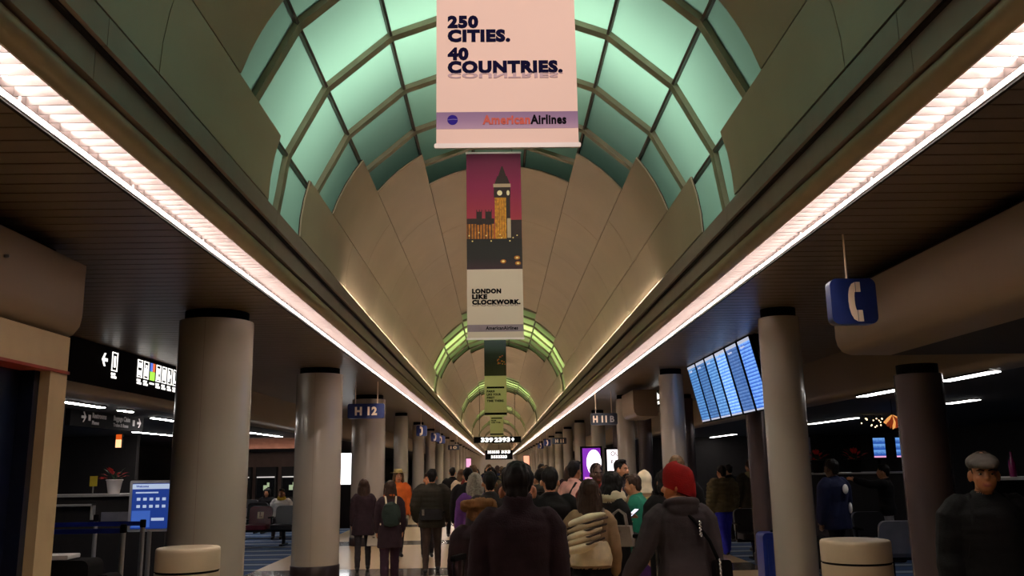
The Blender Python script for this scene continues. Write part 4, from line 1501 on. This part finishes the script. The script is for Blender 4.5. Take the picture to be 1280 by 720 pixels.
            put('brimmed_hat', hb.mesh('hat', hmat, True), o)
    if face:
        for sx in (-1, 1):
            eb = MB().ell((sx * .031, .0835, -.002), (.012, .0115, .0058), 0, 14).ell((sx * .031, .093, -.002), (.0058, .003, .0052), 1, 10)
            put('eye', eb.move(MHU).mesh('eye', [m_eye, m_iris], True), o)
            eb = MB().tube([(sx * .014, .099, .018), (sx * .031, .097, .024), (sx * .05, .082, .018)], [.004, .0055, .003], 8)
            put('eyebrow', eb.move(MHU).mesh('eyebrow', hm, True), o)
    o['_s'] = sc
    W = Matrix.Translation((x, y, z0)) @ Matrix.Rotation(math.radians(rz), 4, 'Z') @ Matrix.Scale(sc, 4)
    pts = {'r': W @ (MU @ wrists[0]), 'l': W @ (MU @ wrists[1]), 'M': W @ MU, 'W': W, 'MH': W @ MHU}
    del o['_s']
    return o, pts


DOWN = ((.13, .0, -1), (.04, .18, -1))
BENT = ((.14, -.12, -1), (-.15, .75, -.45))
UPPH = ((.10, .25, -1), (-.25, .85, .35))


def back_bag(name, label, P, m, w_=.30, h_=.42, d_=.15, strap=None, zc=1.18, dy=0.0, cat='backpack'):
    """A backpack on a person's back, hanging from two straps."""
    M = P['M']
    t = thing(name, label, cat)
    b = MB()
    y1 = -.128 - dy
    b.ell((0, y1 - d_ * .5, zc), (w_ / 2, d_ * .52, h_ / 2), 0, 18)
    b.rbox(-w_ * .42, w_ * .42, y1 - d_ * .8, y1 - d_ * .1, zc - h_ * .46, zc + h_ * .4, .07, axis='y', n=5)
    body = put('body', remesh(b.move(M), .012, 'body', [m], .006, 0, 0, (0,)), t)
    b = MB().rbox(-w_ * .3, w_ * .3, y1 - d_ * 1.06, y1 - d_ * .7, zc - h_ * .36, zc - h_ * .02, .05, axis='y', n=4)
    put('front_pocket', b.move(M).mesh('pocket', m, True), t)
    for sx in (-1, 1):
        b = MB().tube([(sx * .08, y1 - .01, zc + h_ * .35), (sx * .095, -.09, 1.475), (sx * .105, .02, 1.485), (sx * .125, .13, 1.36), (sx * .15, .10, 1.12), (sx * .17, -.06, 1.0)], .016, 8)
        put('strap', b.move(M).mesh('strap', strap or m, True), t)
    return t


def hand_bag(label, loc, m, rz=0, w_=.30, h_=.22, d_=.11, hand=None):
    t = thing('handbag', label, 'handbag', loc, rz)
    b = MB()
    b.prism([(-w_ / 2, 0), (w_ / 2, 0), (w_ * .42, h_), (-w_ * .42, h_)], -d_ / 2, d_ / 2)
    b.build('body', m, t)
    MB().box(-w_ * .42, w_ * .42, -d_ / 2 - .004, d_ / 2 + .004, h_ * .86, h_ * 1.02).build('flap', m, t)
    for sy in (-1, 1):
        MB().tube([(-w_ * .28, sy * d_ * .3, h_), (-w_ * .22, sy * d_ * .3, h_ + .10), (0, sy * d_ * .2, h_ + .14), (w_ * .22, sy * d_ * .3, h_ + .10), (w_ * .28, sy * d_ * .3, h_)], .008, 8).build('handle', m, t, True)
    MB().box(-.02, .02, -d_ / 2 - .01, -d_ / 2, h_ * .7, h_ * .8).build('clasp', m_chrome, t)
    return t


def suitcase(label, x, y, m, rz=0, w_=.42, h_=.62, d_=.26, handle=.42):
    t = thing('trolley_suitcase', label, 'suitcase', (x, y, 0), math.radians(rz))
    MB().rbox(-w_ / 2, w_ / 2, -d_ / 2, d_ / 2, .05, h_, .06, n=5).build('shell', m, t, True)
    for k in range(5):
        x0 = -w_ * .36 + k * w_ * .18
        MB().box(x0 - .012, x0 + .012, -d_ / 2 - .008, d_ / 2 + .008, .12, h_ - .08).build('ridge', m, t)
    MB().rbox(-.08, .08, -.02, .02, h_ - .005, h_ + .03, .01).build('carry_grip', m_black, t)
    for sx in (-1, 1):
        for sy in (-1, 1):
            MB().tube([(sx * (w_ / 2 - .06) - .012, sy * d_ * .35, .03), (sx * (w_ / 2 - .06) + .012, sy * d_ * .35, .03)], .028, 10).build('wheel', m_black, t, True)
        if handle:
            MB().tube([(sx * .09, -d_ * .3, h_ - .05), (sx * .09, -d_ * .3, h_ + handle)], .009, 8).build('handle_tube', m_chrome, t, True)
    if handle:
        MB().rbox(-.11, .11, -d_ * .3 - .016, -d_ * .3 + .016, h_ + handle - .01, h_ + handle + .025, .012).build('handle_grip', m_black, t, True)
    return t


# --- the nearest figures
o, P = person('man with short black hair and dark plum coat seen from behind, in the centre', .045, 4.95, 1.695, 0, k_plum, k_black, skin=mat('skin_rosy', '#c98a68', .5, var=.06, scale=20), hair=('short', m_hblack),
              arms=[((.14, .0, -1), (.0, .35, -1)), ((.14, .0, -1), (.0, .3, -1))], bulk=.018, hem=.62, voxel=.009, turn=-4, tilt=8, high=.045, hs=1.08, hd=.05)
b = MB().ell((0, 0, 0), (.006, .008, .012), n=8)
t = put('earphone', b.move(P['MH'] @ Matrix.Translation((.086, .006, -.022))).mesh('earphone', m_white, True))
tag(t, 'white earphone in the right ear of the man in plum coat', 'earphone')

o, P = person('person in red ribbed knit hat and dark grey jacket walking away at right', 1.27, 6.6, 1.68, 4, k_greyp, k_black, skin=mat('skin_warm', '#c67a45', .5, var=.06, scale=20), hair=('nape', m_hbrown), hat=('beanie', k_red),
              arms=[((.16, -.10, -1), (.0, .3, -1)), ((.42, -.02, -1), (.62, .35, -1))], bulk=.034, hem=.72, voxel=.009, hoodd=k_greyp, turn=64, lean=5, high=.03, hs=1.1, stride=.14, curl=.7)
Mb = P['M']
t = thing('shoulder_bag', 'black cross-body bag with silver chain on the red-hatted person', 'bag')
b = MB().rbox(.17, .30, -.26, -.16, .86, 1.06, .03, axis='y')
put('body', b.move(Mb).mesh('bag', m_blackgloss, True), t)
b = MB().tube([(-.08, .10, 1.46), (-.05, -.06, 1.475), (.06, -.155, 1.36), (.17, -.165, 1.20), (.22, -.19, 1.05)], .014, 8)
put('strap', b.move(Mb).mesh('strap', m_black, True), t)
b = MB()
for k in range(10):
    b.ell((.10 + .008 * (k % 2), -.175, 1.345 - k * .012 - .002), (.012, .008, .009), n=8)
put('buckle', b.move(Mb).mesh('buckle', m_chrome, True), t)
b = MB()
for k in range(14):
    b.ell((.20 + .006 * (k % 2), -.275, 1.06 - k * .016), (.009, .007, .010), n=8)
put('chain', b.move(Mb).mesh('chain', m_chrome, True), t)
b = MB().tube([(.235, -.275, .93), (.245, -.28, .84)], [.012, .016], 8)
put('orange_tag', b.move(Mb).mesh('tag', k_orange, True), t)

o, P = person('man in grey flat cap and black jacket facing the camera at far right', 2.98, 5.6, 1.75, 168, k_jet, k_jet, skin=m_skintan, hair=('buzz', m_hbrown), hat=('cap', k_grey),
              arms=[((.18, -.02, -1), (.06, .22, -1)), ((.2, -.04, -1), (.05, .25, -1))], bulk=.042, hem=.78, voxel=.008, face=True, turn=-8)
back_bag('backpack', 'black backpack worn by the man in flat cap', P, k_jet, .36, .48, .16)

o, P = person('woman with long brown hair in cream top seen from behind', .70, 7.6, 1.56, -8, k_tan, k_black, hair=('long', m_hbrown), female=True,
              arms=[((.2, .05, -1), (.0, .5, -1)), ((.24, -.02, -1), (.1, .3, -1))], bulk=.02, hem=.95, voxel=.010, scarf=None, lean=4)
b = MB().loft([(0, -.005, .965, .19, .155), (0, -.005, 1.03, .205, .17), (0, 0, 1.12, .195, .16), (0, 0, 1.2, .165, .13)], 22)
put('cream_hem', remesh(b.move(P['W'].inverted() @ P['M']), .011, 'hem', [k_cream], .005, 0, 0, (0,)), o)
t = thing('slouch_bag', 'large slouchy cream and brown striped bag on the long-haired woman', 'bag')
for k in range(5):
    z = 1.385 - k * .062
    b = MB().ell((-.02 - .012 * k, -.18 - .012 * k, z), (.19 - .006 * k, .09, .047), 0, 18, Matrix.Rotation(-.28, 3, 'Y'))
    put('bag_fold', remesh(b.move(P['M']), .012, 'fold', [k_cream if k % 2 == 0 else cloth('cloth_sand', '#bda888')], .006, 0, 0, (0,)), t)
b = MB()
for k in range(4):
    z = 1.354 - k * .062
    b.tube([(-.20 - .012 * k, -.21, z - .052), (0, -.275 - .012 * k, z), (.17 - .012 * k, -.21, z + .05)], .01, 8)
put('dark_piping', b.move(P['M']).mesh('piping', k_brown, True), t)
b = MB().tube([(.12, -.2, 1.40), (.13, -.02, 1.48), (.06, .12, 1.42), (-.1, .13, 1.2), (-.2, -.05, 1.05)], .014, 8)
put('strap', b.move(P['M']).mesh('strap', k_brown, True), t)
t = thing('drink_bottle', 'pale blue water bottle by the hip of the cream-topped woman', 'bottle', (.46, 7.4, .72))
MB().lathe([(.035, 0), (.038, .02), (.038, .15), (.018, .19), (.016, .21)], 16).build('bottle_body', mat('bottle_blue', '#5a78b0', .2), t, True)
MB().lathe([(.02, .21), (.02, .235)], 12).build('lid', m_blue, t)

o, P = person('woman with dark bob and cream scarf looking at a phone', 1.02, 8.6, 1.61, -62, k_black, k_black, hair=('bob', m_hblack), female=True, face=True,
              arms=[((.12, .1, -1), (-.1, .85, -.35)), ((.12, .15, -1), (-.25, .7, .42))], bulk=.026, hem=.60, voxel=.010, scarf=k_cream, scarf_r=1.45, tilt=14, curl=.8)
t = thing('phone', 'pale glowing phone held by the woman in cream scarf', 'phone', P['l'] + Vector((.03, .0, .03)), math.radians(-62))
MB().rbox(-.036, .036, -.075, .075, -.005, .005, .004).move(Matrix.Rotation(.6, 4, 'X')).build('case', m_black, t)
MB().box(-.032, .032, -.07, .07, .005, .007).move(Matrix.Rotation(.6, 4, 'X')).build('screen', glow('phone_screen', '#e8ecff', 1.2), t)
hand_bag('grey structured handbag with one loop handle by the scarf woman', (1.0, 8.02, .97), cloth('bag_grey', '#8d8078', .6), -.35, .25, .17)
suitcase('black suitcase with tall chrome handle pulled by the scarf woman', 1.24, 8.0, k_char, -20, .42, .60, .26, .45)
suitcase('bright purple suitcase standing beside the teal-coated person', 1.45, 9.85, k_purple, 10, .34, .62, .24, .3)
suitcase('dark purple suitcase with chrome handle at the plum-coated man left side', -.40, 6.1, mat('suit_plum', '#2e2230', .5), 72, .38, .72, .24, .36)

o, P = person('man or woman in long black coat with back turned, behind the plum-coated man', .43, 8.6, 1.66, 4, k_black, k_black, hair=('short', m_hblack), bulk=.05, hem=.45, flare=.03, voxel=.011,
              arms=[((.2, .05, -1), (-.1, .35, -1)), DOWN])
o, P = person('person in dark parka with brown fur hood trim, half hidden by the plum-coated man', -.235, 7.8, 1.40, 0, k_plum, k_black, hair=(None, None), bulk=.05, hem=.6, voxel=.011)
b = MB()
pts = [(.155 * math.sin(a), -.02 + .11 * math.cos(a), 1.70 - .03 * math.cos(a)) for a in [2 * PI * k / 20 for k in range(21)]]
b.tube(pts, .05, 10, 0, caps=False).ell((0, -.03, 1.62), (.13, .11, .10), 0, 16)
t = put('fur_hood', remesh(b.move(P['W'].inverted() @ P['M']), .012, 'fur_hood', [k_fur], .02, 0, .012, (0,)), o)
o, P = person('woman with loose grey hair and purple coat walking away', -.36, 11.5, 1.60, 0, k_purple, k_black, hair=('mid', m_hgrey), female=True, bulk=.03, hem=.6, voxel=.012)
o, P = person('dark-haired person in black jacket left of the plum-coated man head', -.16, 10.2, 1.62, 6, k_char, k_black, hair=('short', m_hblack), bulk=.03, voxel=.013)
o, P = person('person in teal green coat leaning towards the scarf woman', 1.62, 10.6, 1.56, 70, k_teal, k_plum, skin=m_skin, hair=('short', m_hbrown), face=True, bulk=.04, hem=.56, flare=.04, voxel=.011, lean=8, arms=[BENT, DOWN])
o, P = person('bearded man with short dark hair looking over the crowd at right', 1.66, 12.6, 1.74, 205, k_greyp, k_black, skin=m_skin, hair=('short', m_hblack), face=True, bulk=.03, hem=.7, voxel=.010, turn=20)
b = MB().ell((0, .062, -.075), (.052, .048, .046), 0, 14)
put('beard', remesh(b.move(P['W'].inverted() @ P['MH']), .009, 'beard', [m_hblack], 0, 0, .006, ()), o)
o, P = person('dark-skinned person in red hooded top behind the scarf woman', 1.16, 11.2, 1.70, 190, k_dred, k_black, skin=m_skindark, hair=('buzz', m_hblack), face=True, bulk=.03, voxel=.012, hoodd=k_dred)
o, P = person('man in pale pink shirt with a dark shoulder strap', .99, 12.5, 1.73, -40, k_pink, k_char, skin=m_skintan, hair=('short', m_hblack), bulk=.02, voxel=.011, face=True)
t = thing('messenger_bag', 'dark bag slung over the pink shirt by a strap', 'bag')
b = MB().rbox(-.30, -.05, -.25, -.15, .80, 1.02, .03, axis='y')
put('body', b.move(P['M']).mesh('bag', k_char, True), t)
b = MB().tube([(-.18, -.17, 1.0), (-.02, -.155, 1.25), (.09, -.09, 1.46), (.10, .06, 1.45), (0, .15, 1.2)], .016, 8)
put('strap', b.move(P['M']).mesh('strap', k_char, True), t)
o, P = person('person with grey and white scarf beside the black-coated figure', .46, 11.0, 1.64, 20, k_black, k_black, hair=('short', m_hblack), scarf=k_grey, bulk=.03, voxel=.013)
o, P = person('person in cream knitted hood with khaki backpack', 1.88, 12.0, 1.60, 5, k_tan, k_plum, hair=(None, None), hat=('hood', k_cream), bulk=.03, voxel=.012)
back_bag('backpack', 'khaki backpack on the cream-hooded person', P, k_khaki, .36, .46, .18, k_brown)
o, P = person('tall brown-haired man in black coat beyond the red hat', 1.95, 10.1, 1.765, 6, k_black, k_black, hair=('short', m_hlight), bulk=.035, hem=.6, voxel=.012)
o, P = person('person with fluffy dark hair and black jacket left of the tall brown-haired man', 1.64, 9.15, 1.62, 10, k_black, k_black, hair=('bob', m_hblack), female=True, bulk=.03, hem=.6, voxel=.012)

# --- walkers on the left
o, P = person('woman with long dark hair and short dark coat walking at left', -2.34, 15.3, 1.50, 8, k_plum, k_char, hair=('long', m_hbrown), female=True, bulk=.02, hem=.68, flare=.03, voxel=.012, stride=.12,
              arms=[((.12, .05, -1), (.05, .35, -1)), DOWN])
hand_bag('shiny white handbag carried by the long-haired woman at left', (P['r'].x, P['r'].y - .10, P['r'].z - .30), mat('bag_white', '#cfc3b0', .3), .2, .22, .18, .1)
o, P = person('woman in dark plum coat with orange scarf and green backpack at left', -1.70, 13.7, 1.49, 12, k_plum, cloth('cloth_deep_plum', '#36222e'), hair=('mid', m_hbrown), female=True, bulk=.025, hem=.6, flare=.02,
              voxel=.012, scarf=k_orange, wide_legs=.02, turn=10)
back_bag('backpack', 'dark green backpack with pale straps on the plum-coated woman', P, cloth('pack_green', '#26302a'), .34, .44, .17, k_cream)
o, P = person('person in orange top and straw hat behind the backpack woman', -2.0, 17.4, 1.67, 200, k_orange, k_char, hair=('bob', m_hlight), hat=('straw', k_khaki), face=True, bulk=.04, female=True, voxel=.013)
o, P = person('man in bulky dark olive jacket walking away at left', -1.16, 14.9, 1.645, 2, k_dolive, k_brown, hair=('short', m_hblack), bulk=.06, hem=.76, voxel=.011, puff=.006, stride=.11,
              arms=[((.3, -.05, -1), (-.1, .4, -1)), ((.3, -.05, -1), (-.1, .4, -1))])
t = thing('waist_bag', 'black waist bag with a pale buckle on the olive-jacketed man', 'bag')
put('body', MB().rbox(-.20, .20, -.30, -.18, .90, 1.08, .05).move(P['M']).mesh('bag', m_blackgloss, True), t)
put('strap', MB().tube([(.16 * math.sin(a) * 1.45, .19 * math.cos(a), 1.02) for a in [2 * PI * k / 18 for k in range(19)]], .016, 8, caps=False).move(P['M']).mesh('strap', m_black, True), t)
put('buckle', MB().box(-.16, -.12, -.31, -.30, .98, 1.08).move(P['M']).mesh('buckle', m_chrome), t)
o, P = person('person in orange sleeve mostly hidden behind the olive-jacketed man', -1.42, 17.3, 1.56, 190, k_orange, k_char, hair=('short', m_hbrown), bulk=.02, voxel=.014)
o, P = person('person in cream jacket walking far off by the left slim columns', -.92, 21.0, 1.62, 0, k_cream, k_tan, hair=('mid', m_hlight), female=True, bulk=.03, hem=.7, voxel=.014)
o, P = person('person in black walking just left of the cream jacket', -1.20, 22.3, 1.66, 0, k_black, k_black, hair=('short', m_hblack), bulk=.03, voxel=.015)

# --- right lounge
o, P = person('person in olive puffer jacket and bright blue trousers', 4.15, 16.9, 1.62, 20, k_olive, k_blue, hair=('short', m_hblack), bulk=.075, hem=.86, puff=.016, voxel=.012, wide_legs=.025, stride=.08)
o, P = person('man with pale hood collar and dark olive coat in right lounge', 4.86, 17.5, 1.73, 10, k_dolive, k_black, hair=('buzz', m_hbrown), bulk=.05, hem=.6, voxel=.013, hoodd=cloth('cloth_pale_olive', '#7d7550'))
o, P = person('person with black and white cap behind the puffer jacket', 4.98, 19.6, 1.66, 20, k_black, k_black, hair=('buzz', m_hblack), hat=('cap', k_char), bulk=.03, voxel=.015)
o, P = person('person in navy sports jersey with white patches in right lounge', 4.70, 12.75, 1.70, 30, k_navy, k_black, skin=m_skindark, hair=('short', m_hblack), bulk=.05, hem=.76, voxel=.012)
b = MB().ell((.02, -.19, 1.33), (.06, .02, .07), 0, 12).ell((.12, -.17, 1.06), (.025, .03, .08), 0, 12)
put('white_patch', b.move(P['W'].inverted() @ P['M']).mesh('patch', k_white, True), o)
o, P = person('person in dark jacket sitting on the middle seats of right lounge', 5.05, 14.15, 1.25, 160, k_char, k_black, hair=('short', m_hbrown), bulk=.05, seated=True, voxel=.013, arms=[BENT, BENT])
o, P = person('person in grey jeans stretching an arm out by the gate counter', 6.5, 15.2, 1.60, 60, k_black, k_greyj, hair=('short', m_hblack), bulk=.03, voxel=.012, arms=[DOWN, ((.5, .8, .0), (.2, 1, .35))])

# --- seated at left gate
o, P = person('seated person in white jacket and yellow scarf at the left gate', -5.5, 22.75, 1.20, 182, k_white, k_char, skin=m_skintan, hair=('short', m_hblack), scarf=k_yellow, bulk=.05, seated=True, voxel=.012, face=True, arms=[BENT, BENT])
o, P = person('dark-clad person seated among the black seats at left gate', -6.4, 24.85, 1.18, 170, k_black, k_black, hair=('long', m_hblack), female=True, bulk=.04, seated=True, voxel=.014)

# --- luggage
suitcase('glossy blue hard suitcase standing behind the nearest right column', 3.46, 11.5, mat('suit_blue', '#1b2f86', .3), 0, .46, .80, .30, .0)
t = thing('trolley_bag', 'black upright bag with white papers on top beyond the shop post', 'bag', (-3.62, 7.6, 0))
MB().rbox(-.2, .24, -.14, .14, .04, .98, .06, n=5).build('body', k_black, t, True)
MB().rbox(-.24, .06, -.12, .1, .985, 1.02, .01).build('white_papers', m_white, t)
MB().rbox(.26, .42, -.1, .1, .05, .86, .05).build('side_pocket', k_black, t, True)
for sx in (-.1, .14):
    MB().tube([(sx - .015, 0, .03), (sx + .015, 0, .03)], .03, 10).build('wheel', m_black, t, True)

# --- the crowd down the hall: one of each kind, then copies with their own clothes
crowd_protos = []
for lab, f_, hk, hm_, hem_ in (('a', False, 'short', m_hblack, .8), ('b', True, 'mid', m_hbrown, .62), ('c', False, 'short', m_hlight, .6), ('d', True, 'bob', m_hblack, .7)):
    o, P = person('x', 0, 24, 1.66, 0, k_black, k_black, hair=(hk, hm_), female=f_, bulk=.035, hem=hem_, voxel=.017)
    crowd_protos.append(o)
tops = [(k_black, 'black'), (k_char, 'charcoal'), (k_plum, 'dark plum'), (k_olive, 'olive'), (k_brown, 'brown'), (k_navy, 'navy'), (k_dred, 'dark red'), (k_grey, 'grey'), (k_tan, 'tan')]
spots = [(-.55, 14.5), (.15, 15.2), (.75, 16.0), (-.2, 17.5), (.45, 18.3), (1.3, 17.2), (-.6, 19.5), (.1, 20.6), (.95, 21.3), (1.6, 20.0), (-.3, 23.2), (.55, 24.1), (1.25, 25.0), (-.7, 25.8), (.05, 27.0),
         (.8, 28.2), (-.4, 30.0), (1.5, 29.4), (.35, 31.5), (-.95, 32.5), (1.0, 34.0), (-.1, 35.5), (.6, 38.0), (-.6, 40.5), (1.2, 42.0), (.1, 45.0), (-1.2, 37.5), (1.75, 36.0)]
rr = random.Random(11)
near_word = ['near', 'middle', 'far']
for i, (x, y) in enumerate(spots):
    src = crowd_protos[i % 4]
    if i < 4:
        c = src
    else:
        c = src.copy()
        C.objects.link(c)
        for ch in src.children:
            d = ch.copy()
            C.objects.link(d)
            d.parent = c
    tm, tn = tops[(i * 4 + i // 9) % 9]
    for sl in (1, 4):
        c.material_slots[sl].link = 'OBJECT'
        c.material_slots[sl].material = tm
    c.location = (x, y, 0)
    c.rotation_euler.z = rr.uniform(-.3, .3) + (PI if i % 7 == 3 else 0)
    s0 = c.scale[0] * rr.uniform(.97, 1.04) if i >= 4 else c.scale[0]
    c.scale = (s0, s0, s0)
    side = 'left of the hall centre' if x < -.15 else ('right of the hall centre' if x > .75 else 'in the hall centre')
    c['label'] = '%s distant walker in %s coat, %s' % (ORD[i] if i < 24 else ('twenty-' + ORD[i - 20]), tn, side)
    c['group'] = 'walkers far down the hall'
